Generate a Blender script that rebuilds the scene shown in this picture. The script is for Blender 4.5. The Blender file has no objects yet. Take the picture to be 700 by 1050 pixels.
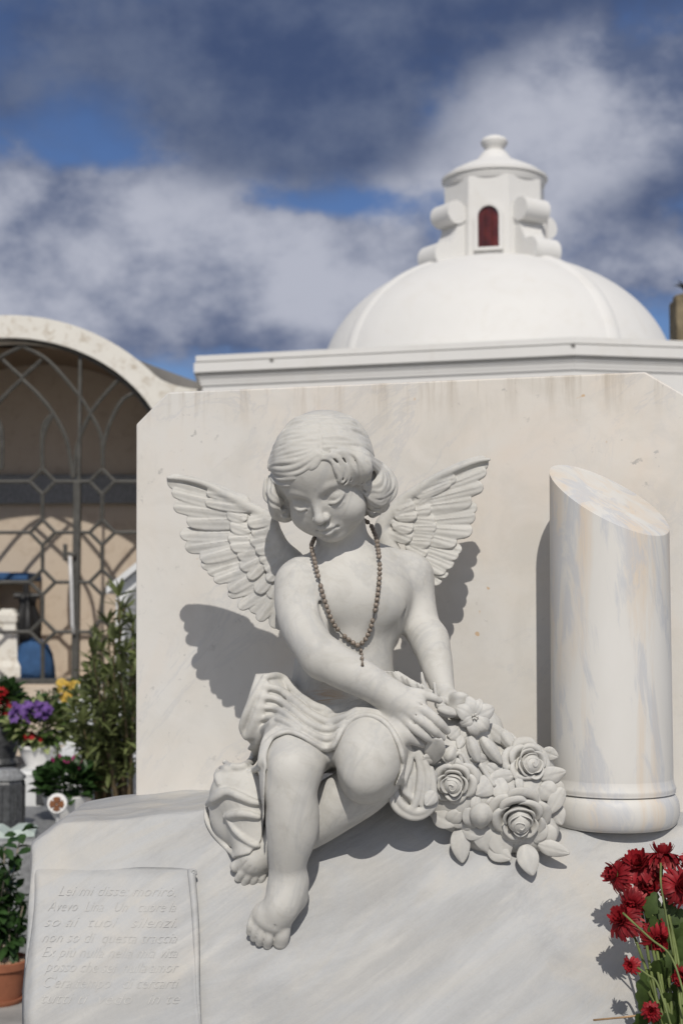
import bpy, bmesh, math, random
import numpy as np
from mathutils import Vector, Matrix

# ------------------------------------------------------------------ camera, sky, sun, exposure
sc = bpy.context.scene
F = 1500.0                       # focal length in photo pixels (photo 700 x 1050)
PITCH = math.radians(3.5)
CAMZ = 1.40
cam_d = bpy.data.cameras.new("camera"); cam = bpy.data.objects.new("camera", cam_d)
sc.collection.objects.link(cam); sc.camera = cam
cam.location = (0, 0, CAMZ)
cam.rotation_euler = (math.radians(90) + PITCH, 0, 0)
cam_d.sensor_fit = 'VERTICAL'; cam_d.sensor_height = 36; cam_d.lens = F / 1050 * 36
cam_d.clip_start = 0.05; cam_d.clip_end = 5000
cam_d.dof.use_dof = True; cam_d.dof.focus_distance = 1.64; cam_d.dof.aperture_fstop = 10.0

SUN_EL, SUN_AZ = math.radians(43), math.radians(1)      # sun behind the camera, a touch to the right
sd = bpy.data.lights.new("sun", 'SUN'); sun = bpy.data.objects.new("sun", sd)
sc.collection.objects.link(sun)
sd.energy = 3.15; sd.angle = math.radians(0.55); sd.color = (1.0, 0.945, 0.86)
to_sun = Vector((math.sin(SUN_AZ) * math.cos(SUN_EL), -math.cos(SUN_AZ) * math.cos(SUN_EL), math.sin(SUN_EL)))
sun.rotation_euler = to_sun.to_track_quat('Z', 'Y').to_euler()

sc.view_settings.view_transform = 'Standard'; sc.view_settings.look = 'None'
sc.view_settings.exposure = 0.0; sc.view_settings.gamma = 1
sc.render.engine = 'CYCLES'

world = bpy.data.worlds.new("World"); sc.world = world; world.use_nodes = True
def build_sky():
    nt = world.node_tree; nt.nodes.clear(); N = nt.nodes; L = nt.links
    out = N.new('ShaderNodeOutputWorld'); bg = N.new('ShaderNodeBackground')
    bg.inputs['Strength'].default_value = 0.1
    L.new(bg.outputs[0], out.inputs[0])
    sky = N.new('ShaderNodeTexSky'); sky.sky_type = 'NISHITA'; sky.sun_disc = False
    sky.sun_elevation = SUN_EL; sky.sun_rotation = math.pi - SUN_AZ
    tc = N.new('ShaderNodeTexCoord'); sep = N.new('ShaderNodeSeparateXYZ')
    L.new(tc.outputs['Generated'], sep.inputs[0])
    def m(op, a, b=None, c=None, clamp=False):
        n = N.new('ShaderNodeMath'); n.operation = op; n.use_clamp = clamp
        for i, v in enumerate((a, b, c)):
            if v is None: continue
            if isinstance(v, (int, float)): n.inputs[i].default_value = v
            else: L.new(v, n.inputs[i])
        return n.outputs[0]
    az = m('ARCTAN2', sep.outputs['X'], sep.outputs['Y'])        # azimuth, 0 = north (+Y)
    el = m('ARCSINE', sep.outputs['Z'])
    comb = N.new('ShaderNodeCombineXYZ'); L.new(az, comb.inputs[0]); L.new(m('MULTIPLY', el, 1.35), comb.inputs[1])
    def noise(scale, detail, rough, off=(0, 0, 0), dist=0.0):
        mp = N.new('ShaderNodeMapping'); L.new(comb.outputs[0], mp.inputs[0]); mp.inputs['Location'].default_value = off
        n = N.new('ShaderNodeTexNoise'); n.inputs['Scale'].default_value = scale; n.inputs['Detail'].default_value = detail
        n.inputs['Roughness'].default_value = rough; n.inputs['Distortion'].default_value = dist
        L.new(mp.outputs[0], n.inputs['Vector']); return n.outputs['Fac']
    def blob(a0, e0, ra, re):                                    # a cloud bank centred on a compass bearing / height
        x = m('DIVIDE', m('SUBTRACT', az, a0), ra); y = m('DIVIDE', m('SUBTRACT', el, e0), re)
        r2 = m('ADD', m('MULTIPLY', x, x), m('MULTIPLY', y, y))
        return m('POWER', 2.718, m('MULTIPLY', r2, -1.0))
    def ramp(v, lo, hi):
        n = N.new('ShaderNodeMapRange'); n.interpolation_type = 'SMOOTHSTEP'
        n.inputs['From Min'].default_value = lo; n.inputs['From Max'].default_value = hi
        L.new(v, n.inputs['Value']); return n.outputs['Result']
    def mix(f, a, b):
        n = N.new('ShaderNodeMix'); n.data_type = 'RGBA'
        L.new(f, n.inputs['Factor'])
        for s, v in ((n.inputs['A'], a), (n.inputs['B'], b)):
            if isinstance(v, tuple): s.default_value = (*v, 1)
            else: L.new(v, s)
        return n.outputs['Result']
    def B(px, py, w, h): return blob((px - 350) / F, (617 - py) / F, w / F, h / F)
    def add(*v):
        r = v[0]
        for q in v[1:]: r = m('ADD', r, q)
        return r
    def sc_(v, k): return m('MULTIPLY', v, k)
    big = noise(5.2, 10, 0.58, (3.1, 1.7, 0.4), 0.05)
    fine = noise(17, 9, 0.60, (0.3, 2.2, 5.0), 0.10)
    shade = noise(7.5, 9, 0.55, (7.3, 0.2, 2.0), 0.1)
    tint = N.new('ShaderNodeMix'); tint.data_type = 'RGBA'; tint.blend_type = 'MULTIPLY'; tint.inputs['Factor'].default_value = 1
    L.new(sky.outputs[0], tint.inputs['A']); tint.inputs['B'].default_value = (0.42, 0.52, 0.74, 1)
    # light banks
    lb = add(sc_(B(110, 250, 260, 80), .26), sc_(B(310, 300, 190, 60), .22), sc_(B(600, 130, 150, 110), .32), sc_(B(660, 290, 110, 40), .16), sc_(B(430, 190, 70, 60), .12), 0.05,
             sc_(B(20, 310, 120, 45), .10), sc_(B(165, 345, 150, 45), .12), sc_(B(70, 168, 60, 20), -.16), sc_(B(330, 212, 80, 14), -.17), sc_(B(215, 278, 60, 12), -.13))
    lv = add(lb, sc_(big, .55), sc_(fine, .30))
    lmask = ramp(lv, .47, .63)
    litv = add(sc_(shade, .9), sc_(fine, .5), sc_(lb, .7))
    litc = mix(ramp(litv, .68, 1.06), (.95, 1.28, 2.25), (4.5, 4.7, 5.5))
    c1 = mix(lmask, tint.outputs['Result'], litc)
    # dark overhead deck
    db = add(sc_(B(250, 60, 360, 105), .48), sc_(B(330, 160, 130, 50), .30), sc_(B(620, 10, 180, 45), .26), sc_(B(670, 225, 100, 50), .22), sc_(B(0, 125, 50, 30), .14), sc_(B(600, 120, 90, 60), -.16))
    dv = add(db, sc_(big, .40), sc_(fine, .24))
    dmask = sc_(ramp(dv, .41, .70), .96)
    dcol = mix(ramp(add(sc_(shade, .8), sc_(fine, .45)), .50, .82), (.55, .82, 1.68), (1.30, 1.62, 2.5))
    c2 = mix(dmask, c1, dcol)
    bn = ramp(noise(2.2, 6, .55, (1, 5, 2)), .38, .55)
    behind = m('MULTIPLY', ramp(m('MULTIPLY', sep.outputs['Y'], -1.0), -.55, .15), bn)  # unseen bright clouds behind the camera, added to neutralise and lift the blue fill
    c3 = mix(sc_(behind, .9), c2, (6.0, 5.85, 5.7))
    L.new(c3, bg.inputs['Color'])
build_sky()

# ------------------------------------------------------------------ helpers
random.seed(7); RNG = np.random.default_rng(11)
COL = sc.collection
CT, ST = math.cos(PITCH), math.sin(PITCH)

def P(px, py, Y):
    """point at distance Y that measures (px, py) on the photo"""
    u = (px - 350) / F; v = (525 - py) / F
    s = Y / (CT - v * ST)
    return np.array([u * s, Y, CAMZ + (ST + v * CT) * s])
def R(px, Y=1.65): return px * Y / F
def to_px(x, y, z):
    zc = z - CAMZ
    d = y * CT + zc * ST; v = -y * ST + zc * CT
    return 350 + F * x / d, 525 - F * v / d
CX, CU, CV = np.array([1, 0, 0.]), np.array([0, -ST, CT]), -np.array([0, CT, ST])   # right, up, towards viewer

def crom(pts, n=6):
    p = np.asarray(pts, float)
    if len(p) < 3: return np.array([p[0] + (p[-1] - p[0]) * t for t in np.linspace(0, 1, n + 1)])
    q = np.vstack([2 * p[0] - p[1], p, 2 * p[-1] - p[-2]]); out = []
    for i in range(len(p) - 1):
        a, b, c, d = q[i:i + 4]
        for t in np.linspace(0, 1, n, endpoint=False):
            out.append(.5 * ((2 * b) + (-a + c) * t + (2 * a - 5 * b + 4 * c - d) * t * t + (-a + 3 * b - 3 * c + d) * t ** 3))
    out.append(p[-1]); return np.array(out)

# --- signed-distance sculpting on a grid, turned into one continuous mesh
class Field:
    def __init__(s, lo, hi, vox):
        s.lo = np.array(lo, float); s.vox = vox
        s.n = np.ceil((np.array(hi) - s.lo) / vox).astype(int) + 1
        s.ax = [(s.lo[i] + vox * np.arange(s.n[i])).astype(np.float32) for i in range(3)]
        s.d = np.full(s.n, 0.5, np.float32)
    def sl(s, lo, hi):
        a = np.clip(np.floor((np.array(lo) - s.lo) / s.vox).astype(int), 0, s.n)
        b = np.clip(np.ceil((np.array(hi) - s.lo) / s.vox).astype(int) + 1, 0, s.n)
        return a, b
    def op(s, prim, k, mode='add'):
        fn, lo, hi = prim; mg = k + 3 * s.vox
        a, b = s.sl(np.array(lo) - mg, np.array(hi) + mg)
        if np.any(b <= a): return
        S = tuple(slice(a[i], b[i]) for i in range(3))
        X = s.ax[0][S[0]][:, None, None]; Y = s.ax[1][S[1]][None, :, None]; Z = s.ax[2][S[2]][None, None, :]
        v = fn(X, Y, Z).astype(np.float32); d = s.d[S]
        if mode == 'add':
            if k > 0:
                h = np.maximum(k - np.abs(d - v), 0) / k; s.d[S] = np.minimum(d, v) - h * h * k * .25
            else: s.d[S] = np.minimum(d, v)
        elif mode == 'sub':
            v = -v
            if k > 0:
                h = np.maximum(k - np.abs(d - v), 0) / k; s.d[S] = np.maximum(d, v) + h * h * k * .25
            else: s.d[S] = np.maximum(d, v)
    def run(s, prims):
        for pr, k, mode in prims: s.op(pr, k, mode)
    def sample(s, p):
        q = (np.asarray(p) - s.lo) / s.vox
        q = np.clip(q, 0, s.n - 1.001); i = q.astype(int); f = q - i
        r = 0
        for dx in (0, 1):
            for dy in (0, 1):
                for dz in (0, 1):
                    w = (f[:, 0] if dx else 1 - f[:, 0]) * (f[:, 1] if dy else 1 - f[:, 1]) * (f[:, 2] if dz else 1 - f[:, 2])
                    r = r + w * s.d[i[:, 0] + dx, i[:, 1] + dy, i[:, 2] + dz]
        return r
    def trace(s, px, py):
        """depth Y at which the sight line through (px,py) meets the surface, or None"""
        ys = np.arange(s.ax[1][0] + s.vox, s.ax[1][-1] - s.vox, s.vox * .5)
        pts = np.array([P(px, py, y) for y in (ys[0], ys[-1])])
        pp = pts[0] + (pts[1] - pts[0]) * ((ys - ys[0]) / (ys[-1] - ys[0]))[:, None]
        ok = np.all((pp > s.lo) & (pp < s.lo + s.vox * (s.n - 1)), axis=1)
        v = np.where(ok, s.sample(pp), 1)
        w = np.nonzero(v < 0)[0]
        return None if len(w) == 0 else float(ys[w[0]])
    def normal(s, p):
        e = s.vox; q = np.array([p + np.eye(3)[i] * sg * e for i in range(3) for sg in (1, -1)])
        v = s.sample(q); g = np.array([v[0] - v[1], v[2] - v[3], v[4] - v[5]]); return g / (np.linalg.norm(g) + 1e-9)
    def mesh(s):
        d = s.d; sg = d < 0; nx, ny, nz = s.n
        c = [sg[i:nx - 1 + i, j:ny - 1 + j, k:nz - 1 + k] for i in (0, 1) for j in (0, 1) for k in (0, 1)]
        an = c[0].copy(); al = c[0].copy()
        for q in c[1:]: an |= q; al &= q
        act = an & ~al; ijk = np.argwhere(act); idx = -np.ones(act.shape, np.int32); idx[act] = np.arange(len(ijk))
        cor = np.array([(i, j, k) for i in (0, 1) for j in (0, 1) for k in (0, 1)])
        val = np.stack([d[ijk[:, 0] + o[0], ijk[:, 1] + o[1], ijk[:, 2] + o[2]] for o in cor], 1)
        acc = np.zeros((len(ijk), 3)); cnt = np.zeros(len(ijk))
        for a in range(8):
            for b in range(a + 1, 8):
                if np.abs(cor[a] - cor[b]).sum() != 1: continue
                va, vb = val[:, a], val[:, b]; x = (va < 0) != (vb < 0)
                t = np.where(x, va / np.where(x, va - vb, 1), 0)
                acc += np.where(x[:, None], cor[a] + t[:, None] * (cor[b] - cor[a]), 0); cnt += x
        V = s.lo + s.vox * (ijk + acc / np.maximum(cnt, 1)[:, None])
        Fs = []
        for ax in range(3):
            o = [0, 0, 0]; o[ax] = 1
            s0 = sg[:nx - o[0], :ny - o[1], :nz - o[2]]; s1 = sg[o[0]:, o[1]:, o[2]:]
            e = np.argwhere(s0 != s1); fl = s0[e[:, 0], e[:, 1], e[:, 2]]
            u, v = [(1, 2), (2, 0), (0, 1)][ax]
            ok = (e[:, u] > 0) & (e[:, v] > 0) & (e[:, u] < s.n[u] - 1) & (e[:, v] < s.n[v] - 1); e, fl = e[ok], fl[ok]
            def g(du, dv):
                q = e.copy(); q[:, u] -= du; q[:, v] -= dv; return idx[q[:, 0], q[:, 1], q[:, 2]]
            quad = np.stack([g(1, 1), g(0, 1), g(0, 0), g(1, 0)], 1)
            quad[~fl] = quad[~fl][:, ::-1]; Fs.append(quad)
        return V, np.vstack(Fs)

def p_tube(pts, rad):
    pts = np.asarray(pts, float); rad = np.asarray(rad, float) * np.ones(len(pts)); m = rad.max()
    def fn(X, Y, Z):
        best = None
        for a, b, ra, rb in zip(pts[:-1], pts[1:], rad[:-1], rad[1:]):
            ab = b - a; L2 = ab @ ab + 1e-12
            t = np.clip(((X - a[0]) * ab[0] + (Y - a[1]) * ab[1] + (Z - a[2]) * ab[2]) / L2, 0, 1)
            v = np.sqrt((X - a[0] - t * ab[0]) ** 2 + (Y - a[1] - t * ab[1]) ** 2 + (Z - a[2] - t * ab[2]) ** 2) - (ra + t * (rb - ra))
            best = v if best is None else np.minimum(best, v)
        return best
    return fn, pts.min(0) - m, pts.max(0) + m
def p_ell(c, r, M=None):
    c = np.asarray(c, float); r = np.asarray(r, float); M = np.eye(3) if M is None else np.asarray(M, float)   # rows = local axes
    def fn(X, Y, Z):
        x, y, z = X - c[0], Y - c[1], Z - c[2]
        l = [(M[i, 0] * x + M[i, 1] * y + M[i, 2] * z) for i in range(3)]
        k0 = np.sqrt(sum((l[i] / r[i]) ** 2 for i in range(3))); k1 = np.sqrt(sum((l[i] / r[i] ** 2) ** 2 for i in range(3))) + 1e-9
        return k0 * (k0 - 1) / k1
    e = np.sqrt(((M * r[:, None]) ** 2).sum(0))
    return fn, c - e, c + e

# --- objects
def mesh_obj(name, V, Fc, mat, parent=None, smooth=True):
    V = np.asarray(V, float)
    if parent is not None:
        o = parent; off = np.zeros(3)
        while o is not None: off += np.array(o.location); o = o.parent
        V = V - off
    me = bpy.data.meshes.new(name)
    if isinstance(Fc, np.ndarray):
        n, k = Fc.shape
        me.vertices.add(len(V)); me.vertices.foreach_set('co', V.astype(np.float32).ravel())
        me.loops.add(n * k); me.loops.foreach_set('vertex_index', Fc.astype(np.int32).ravel())
        me.polygons.add(n); me.polygons.foreach_set('loop_start', np.arange(0, n * k, k, dtype=np.int32))
        me.update(calc_edges=True); me.validate()
    else:
        me.from_pydata([tuple(v) for v in V], [], [tuple(f) for f in Fc]); me.update()
    me.polygons.foreach_set('use_smooth', np.full(len(me.polygons), smooth, bool))
    ob = bpy.data.objects.new(name, me); COL.objects.link(ob)
    if mat: me.materials.append(mat)
    if parent is not None: ob.parent = parent
    return ob
def empty(name, loc, label, cat, group=None):
    o = bpy.data.objects.new(name, None); COL.objects.link(o); o.location = tuple(loc); o.empty_display_size = .05
    return tag(o, label, cat, group)
def tag(o, label=None, cat=None, group=None, kind=None):
    for k, v in (('label', label), ('category', cat), ('group', group), ('kind', kind)):
        if v: o[k] = v
    return o

class MB:
    """collects shapes into one mesh"""
    def __init__(s): s.v = []; s.f = []
    def add(s, V, Fc):
        b = len(s.v); s.v += [tuple(map(float, v)) for v in V]; s.f += [tuple(int(i) + b for i in f) for f in Fc]; return s
    def box(s, lo, hi, bev=0):
        (x0, y0, z0), (x1, y1, z1) = lo, hi
        if bev <= 0:
            V = [(x, y, z) for x in (x0, x1) for y in (y0, y1) for z in (z0, z1)]
            return s.add(V, [(0, 1, 3, 2), (4, 6, 7, 5), (0, 4, 5, 1), (2, 3, 7, 6), (0, 2, 6, 4), (1, 5, 7, 3)])
        bm = bmesh.new(); bmesh.ops.create_cube(bm, size=1)
        for v in bm.verts: v.co = Vector(((x0 + x1) / 2 + v.co.x * (x1 - x0), (y0 + y1) / 2 + v.co.y * (y1 - y0), (z0 + z1) / 2 + v.co.z * (z1 - z0)))
        bmesh.ops.bevel(bm, geom=bm.edges[:], offset=bev, segments=2, profile=.5, affect='EDGES')
        s.bm(bm); return s
    def bm(s, bm):
        bm.verts.index_update(); s.add([v.co for v in bm.verts], [[v.index for v in f.verts] for f in bm.faces]); bm.free(); return s
    def tube(s, pts, rad, n=8, cap=True, flat=None):
        pts = np.asarray(pts, float); rad = np.asarray(rad, float) * np.ones(len(pts)); V = []; Fc = []
        t = np.gradient(pts, axis=0); t /= np.linalg.norm(t, axis=1)[:, None] + 1e-12
        up = np.array([0, 0, 1.]) if abs(t[0][2]) < .9 else np.array([1., 0, 0])
        for i, p in enumerate(pts):
            a = np.cross(t[i], up); a /= np.linalg.norm(a) + 1e-12; b = np.cross(t[i], a); up = -b if np.dot(-b, up) > 0 else b
            for k in range(n):
                th = 2 * math.pi * k / n
                V.append(p + rad[i] * (math.cos(th) * a + math.sin(th) * b))
        for i in range(len(pts) - 1):
            for k in range(n):
                Fc.append((i * n + k, i * n + (k + 1) % n, (i + 1) * n + (k + 1) % n, (i + 1) * n + k))
        if cap: Fc.append(tuple(range(n))[::-1]); Fc.append(tuple((len(pts) - 1) * n + k for k in range(n)))
        return s.add(V, Fc)
    def lathe(s, c, prof, n=32, phase=0.0, flute=0.0, nf=0):
        V = []; Fc = []; c = np.asarray(c, float)
        for r, z in prof:
            for k in range(n):
                th = 2 * math.pi * k / n + phase; rr = r * (1 + flute * math.cos(nf * th)) if nf else r
                V.append(c + np.array([rr * math.cos(th), rr * math.sin(th), z]))
        for i in range(len(prof) - 1):
            for k in range(n): Fc.append((i * n + k, i * n + (k + 1) % n, (i + 1) * n + (k + 1) % n, (i + 1) * n + k))
        Fc.append(tuple(range(n))[::-1]); Fc.append(tuple((len(prof) - 1) * n + k for k in range(n)))
        return s.add(V, Fc)
    def prism(s, pts, ext):
        """polygon of 3-D points pushed along ext"""
        n = len(pts); pts = [np.asarray(p, float) for p in pts]; ext = np.asarray(ext, float)
        return s.add(pts + [p + ext for p in pts], [tuple(range(n)), tuple(range(2 * n - 1, n - 1, -1))] + [(i, i + n, (i + 1) % n + n, (i + 1) % n) for i in range(n)])
    def build(s, name, mat, parent=None, smooth=False, fix=True):
        o = mesh_obj(name, s.v, s.f, mat, parent, smooth)
        if fix:
            bm = bmesh.new(); bm.from_mesh(o.data); bmesh.ops.recalc_face_normals(bm, faces=bm.faces[:]); bm.to_mesh(o.data); bm.free()
        return o
def autosmooth(o, deg=35):
    me = o.data; me.polygons.foreach_set('use_smooth', np.ones(len(me.polygons), bool))
    me.set_sharp_from_angle(angle=math.radians(deg)); return o
def solid(o, t, sub=1, offset=0):
    m = o.modifiers.new('solid', 'SOLIDIFY'); m.thickness = t; m.offset = offset
    if sub: s = o.modifiers.new('sub', 'SUBSURF'); s.levels = sub; s.render_levels = sub
    return o

# ------------------------------------------------------------------ materials
def mat_base(name, rough=.6, spec=.3):
    m = bpy.data.materials.new(name); m.use_nodes = True; nt = m.node_tree; b = nt.nodes['Principled BSDF']
    b.inputs['Roughness'].default_value = rough; b.inputs['Specular IOR Level'].default_value = spec
    return m, nt, b
def nn(nt, scale, detail=6, rough=.55, dist=0.0, stretch=None, rot=None):
    g = nt.nodes.new('ShaderNodeNewGeometry'); v = g.outputs['Position']
    if stretch or rot:
        mp = nt.nodes.new('ShaderNodeMapping'); nt.links.new(v, mp.inputs[0])
        mp.vector_type = 'TEXTURE'
        if stretch: mp.inputs['Scale'].default_value = tuple(1 / q for q in stretch)
        if rot: mp.inputs['Rotation'].default_value = rot
        v = mp.outputs[0]
    n = nt.nodes.new('ShaderNodeTexNoise'); n.inputs['Scale'].default_value = scale; n.inputs['Detail'].default_value = detail
    n.inputs['Roughness'].default_value = rough; n.inputs['Distortion'].default_value = dist
    nt.links.new(v, n.inputs['Vector']); return n.outputs['Fac']
def rampn(nt, v, stops):
    r = nt.nodes.new('ShaderNodeValToRGB'); e = r.color_ramp.elements
    while len(e) < len(stops): e.new(.5)
    for q, (p, c) in zip(e, stops):
        q.position = p; q.color = (c, c, c, 1) if isinstance(c, (int, float)) else (*c, 1)
    nt.links.new(v, r.inputs[0]); return r.outputs[0]
def mixn(nt, f, a, b, blend='MIX'):
    n = nt.nodes.new('ShaderNodeMix'); n.data_type = 'RGBA'; n.blend_type = blend
    for s, v in ((n.inputs['Factor'], f), (n.inputs['A'], a), (n.inputs['B'], b)):
        if isinstance(v, tuple): s.default_value = (*v, 1)
        elif isinstance(v, (int, float)): s.default_value = v
        else: nt.links.new(v, s)
    return n.outputs['Result']
def bump(nt, b, h, strength=.2, dist=.002):
    n = nt.nodes.new('ShaderNodeBump'); n.inputs['Strength'].default_value = strength; n.inputs['Distance'].default_value = dist
    nt.links.new(h, n.inputs['Height']); nt.links.new(n.outputs[0], b.inputs['Normal'])
def plain(name, col, rough=.6, var=.25, scale=30, spec=.3, bmp=0, bd=.002):
    m, nt, b = mat_base(name, rough, spec)
    f = nn(nt, scale); lo = tuple(c * (1 - var) for c in col); hi = tuple(min(1, c * (1 + var)) for c in col)
    nt.links.new(rampn(nt, f, [(.3, lo), (.7, hi)]), b.inputs['Base Color'])
    if bmp: bump(nt, b, nn(nt, scale * 2.5), bmp, bd)
    return m
def leafy(name, col, var=.45, scale=25, rough=.5, trans=.25, spec=.3):
    m, nt, b = mat_base(name, rough, spec)
    f = nn(nt, scale, 3); lo = tuple(c * (1 - var) for c in col); hi = tuple(min(1, c * (1 + var)) for c in col)
    c = rampn(nt, f, [(.3, lo), (.7, hi)]); nt.links.new(c, b.inputs['Base Color'])
    t = nt.nodes.new('ShaderNodeBsdfTranslucent'); nt.links.new(c, t.inputs[0])
    ms = nt.nodes.new('ShaderNodeMixShader'); ms.inputs[0].default_value = trans
    nt.links.new(b.outputs[0], ms.inputs[1]); nt.links.new(t.outputs[0], ms.inputs[2])
    nt.links.new(ms.outputs[0], nt.nodes['Material Output'].inputs['Surface']); return m

STAIN = tuple(P(335, 724, 1.685))
def mat_statue():
    m, nt, b = mat_base('statue_marble', .62, .25)
    c = rampn(nt, nn(nt, 9, 8, .6), [(.25, (.46, .45, .42)), (.75, (.575, .565, .535))])
    vein = rampn(nt, nn(nt, 5, 9, .62, 2.0, (1, 1, .35), (.3, .5, .2)), [(.46, 0), (.5, .35), (.54, 0)])
    c = mixn(nt, vein, c, (.36, .365, .37))
    speck = rampn(nt, nn(nt, 140, 3), [(.70, 0), (.78, .35)])
    c = mixn(nt, speck, c, (.40, .36, .30))
    gr = rampn(nt, nn(nt, 34, 9, .7, .8), [(.50, 0), (.72, .5)]); c = mixn(nt, gr, c, (.36, .345, .31))
    g = nt.nodes.new('ShaderNodeNewGeometry'); vd = nt.nodes.new('ShaderNodeVectorMath'); vd.operation = 'DISTANCE'
    nt.links.new(g.outputs['Position'], vd.inputs[0]); vd.inputs[1].default_value = STAIN
    mr = nt.nodes.new('ShaderNodeMapRange'); mr.inputs['From Min'].default_value = .032; mr.inputs['From Max'].default_value = .008; nt.links.new(vd.outputs['Value'], mr.inputs['Value'])
    sm = nt.nodes.new('ShaderNodeMath'); sm.operation = 'MULTIPLY'; nt.links.new(mr.outputs[0], sm.inputs[0]); nt.links.new(rampn(nt, nn(nt, 60, 6, .65, 1.0, (.5, 1, 2.2)), [(.44, 0), (.58, .75)]), sm.inputs[1])
    c = mixn(nt, sm.outputs[0], c, (.42, .27, .14)); nt.links.new(c, b.inputs['Base Color'])
    b.inputs['Subsurface Weight'].default_value = .08; b.inputs['Subsurface Radius'].default_value = (.006, .005, .004); b.inputs['Subsurface Scale'].default_value = .5
    bump(nt, b, nn(nt, 160, 7, .65), .22, .0014); return m
def mat_slab():
    m, nt, b = mat_base('warm_marble_slab', .5, .3)
    c = rampn(nt, nn(nt, 3.2, 9, .62, .8), [(.28, (.60, .55, .485)), (.5, (.615, .585, .54)), (.72, (.61, .60, .58))])
    peach = rampn(nt, nn(nt, 4.5, 7, .6, 1.2, (1, 1, .6), (0, .6, 0)), [(.50, 0), (.74, .45)])
    c = mixn(nt, peach, c, (.64, .53, .43))
    g = rampn(nt, nn(nt, 7, 10, .68, 2.4, (1, 1, .45), (0, .75, 0)), [(.47, 0), (.5, .55), (.53, 0)])
    gm = rampn(nt, nn(nt, 5, 3), [(.46, 0), (.62, .85)])
    g2 = nt.nodes.new('ShaderNodeMath'); g2.operation = 'MULTIPLY'; nt.links.new(g, g2.inputs[0]); nt.links.new(gm, g2.inputs[1])
    c = mixn(nt, g2.outputs[0], c, (.40, .41, .44))
    sp = rampn(nt, nn(nt, 62, 4, .6), [(.64, 0), (.70, .7)])
    spm = rampn(nt, nn(nt, 6, 3), [(.44, 0), (.60, 1)])
    g3 = nt.nodes.new('ShaderNodeMath'); g3.operation = 'MULTIPLY'; nt.links.new(sp, g3.inputs[0]); nt.links.new(spm, g3.inputs[1])
    c = mixn(nt, g3.outputs[0], c, (.30, .29, .28))
    mo = rampn(nt, nn(nt, 11, 9, .68, .6), [(.44, 0), (.62, .45)]); c = mixn(nt, mo, c, (.50, .475, .43))
    mo2 = rampn(nt, nn(nt, 2.2, 6, .6, .5), [(.45, 0), (.62, .5)]); c = mixn(nt, mo2, c, (.60, .60, .585))
    rs_ = rampn(nt, nn(nt, 44, 2, .5), [(.745, 0), (.775, .6)]); c = mixn(nt, rs_, c, (.48, .27, .09))
    # weather streaks running down from the top edge
    geo = nt.nodes.new('ShaderNodeNewGeometry'); sx = nt.nodes.new('ShaderNodeSeparateXYZ'); nt.links.new(geo.outputs['Position'], sx.inputs[0])
    mr = nt.nodes.new('ShaderNodeMapRange'); nt.links.new(sx.outputs['Z'], mr.inputs['Value'])
    mr.inputs['From Min'].default_value = 1.625; mr.inputs['From Max'].default_value = 1.70
    st = rampn(nt, nn(nt, 26, 5, .7, 0, (1.6, 1.6, .12)), [(.50, 0), (.66, .75)])
    g4 = nt.nodes.new('ShaderNodeMath'); g4.operation = 'MULTIPLY'; nt.links.new(st, g4.inputs[0]); nt.links.new(mr.outputs[0], g4.inputs[1])
    c = mixn(nt, g4.outputs[0], c, (.36, .31, .25)); nt.links.new(c, b.inputs['Base Color'])
    bump(nt, b, nn(nt, 90, 6), .10, .0015); return m
def mat_rock():
    m, nt, b = mat_base('grey_marble_rock', .6, .25)
    c = rampn(nt, nn(nt, 6, 8, .6, .6), [(.3, (.39, .385, .37)), (.7, (.48, .475, .46))])
    v = rampn(nt, nn(nt, 5.5, 9, .62, 1.6, (.45, 1, 1.6), (0, -.65, 0)), [(.42, 0), (.5, .75), (.60, 0)])
    c = mixn(nt, v, c, (.40, .41, .42))
    w = rampn(nt, nn(nt, 3.2, 10, .66, .9, (.35, 1, 1.7), (0, -.6, 0)), [(.46, 0), (.57, .5), (.66, .15)]); c = mixn(nt, w, c, (.28, .285, .29))
    w2 = rampn(nt, nn(nt, 16, 8, .7, .4, (.16, 1, 1.8), (0, -.62, 0)), [(.48, 0), (.64, .45)]); c = mixn(nt, w2, c, (.30, .30, .30))
    p = rampn(nt, nn(nt, 5, 6, .6, 1.0), [(.52, 0), (.70, .45)]); c = mixn(nt, p, c, (.54, .49, .41))
    s = rampn(nt, nn(nt, 120, 3), [(.72, 0), (.78, .5)]); c = mixn(nt, s, c, (.30, .27, .22))
    nt.links.new(c, b.inputs['Base Color'])
    sc_ = rampn(nt, nn(nt, 14, 6, .6, .5, (.25, 1, 1.6), (0, -.6, 0)), [(.3, 0), (.7, 1)])
    mx = nt.nodes.new('ShaderNodeMath'); mx.operation = 'MULTIPLY_ADD'; nt.links.new(sc_, mx.inputs[0]); mx.inputs[1].default_value = 1.6; nt.links.new(nn(nt, 60, 8, .65), mx.inputs[2])
    bump(nt, b, mx.outputs[0], .30, .004); return m
def mat_column():
    m, nt, b = mat_base('veined_column_marble', .5, .3)
    c = rampn(nt, nn(nt, 6, 7, .6, .5, (1, 1, .35)), [(.3, (.56, .545, .51)), (.7, (.63, .62, .595))])
    a = rampn(nt, nn(nt, 16, 8, .62, .7, (1.3, 1.3, .18)), [(.46, 0), (.64, .7)]); c = mixn(nt, a, c, (.60, .50, .39))
    g = rampn(nt, nn(nt, 20, 9, .68, .9, (1.1, 1.1, .22), (.0, -.16, 0)), [(.49, 0), (.57, .7), (.66, .3)]); c = mixn(nt, g, c, (.46, .475, .505))
    nt.links.new(c, b.inputs['Base Color']); bump(nt, b, nn(nt, 120, 5), .05, .001); return m
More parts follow.
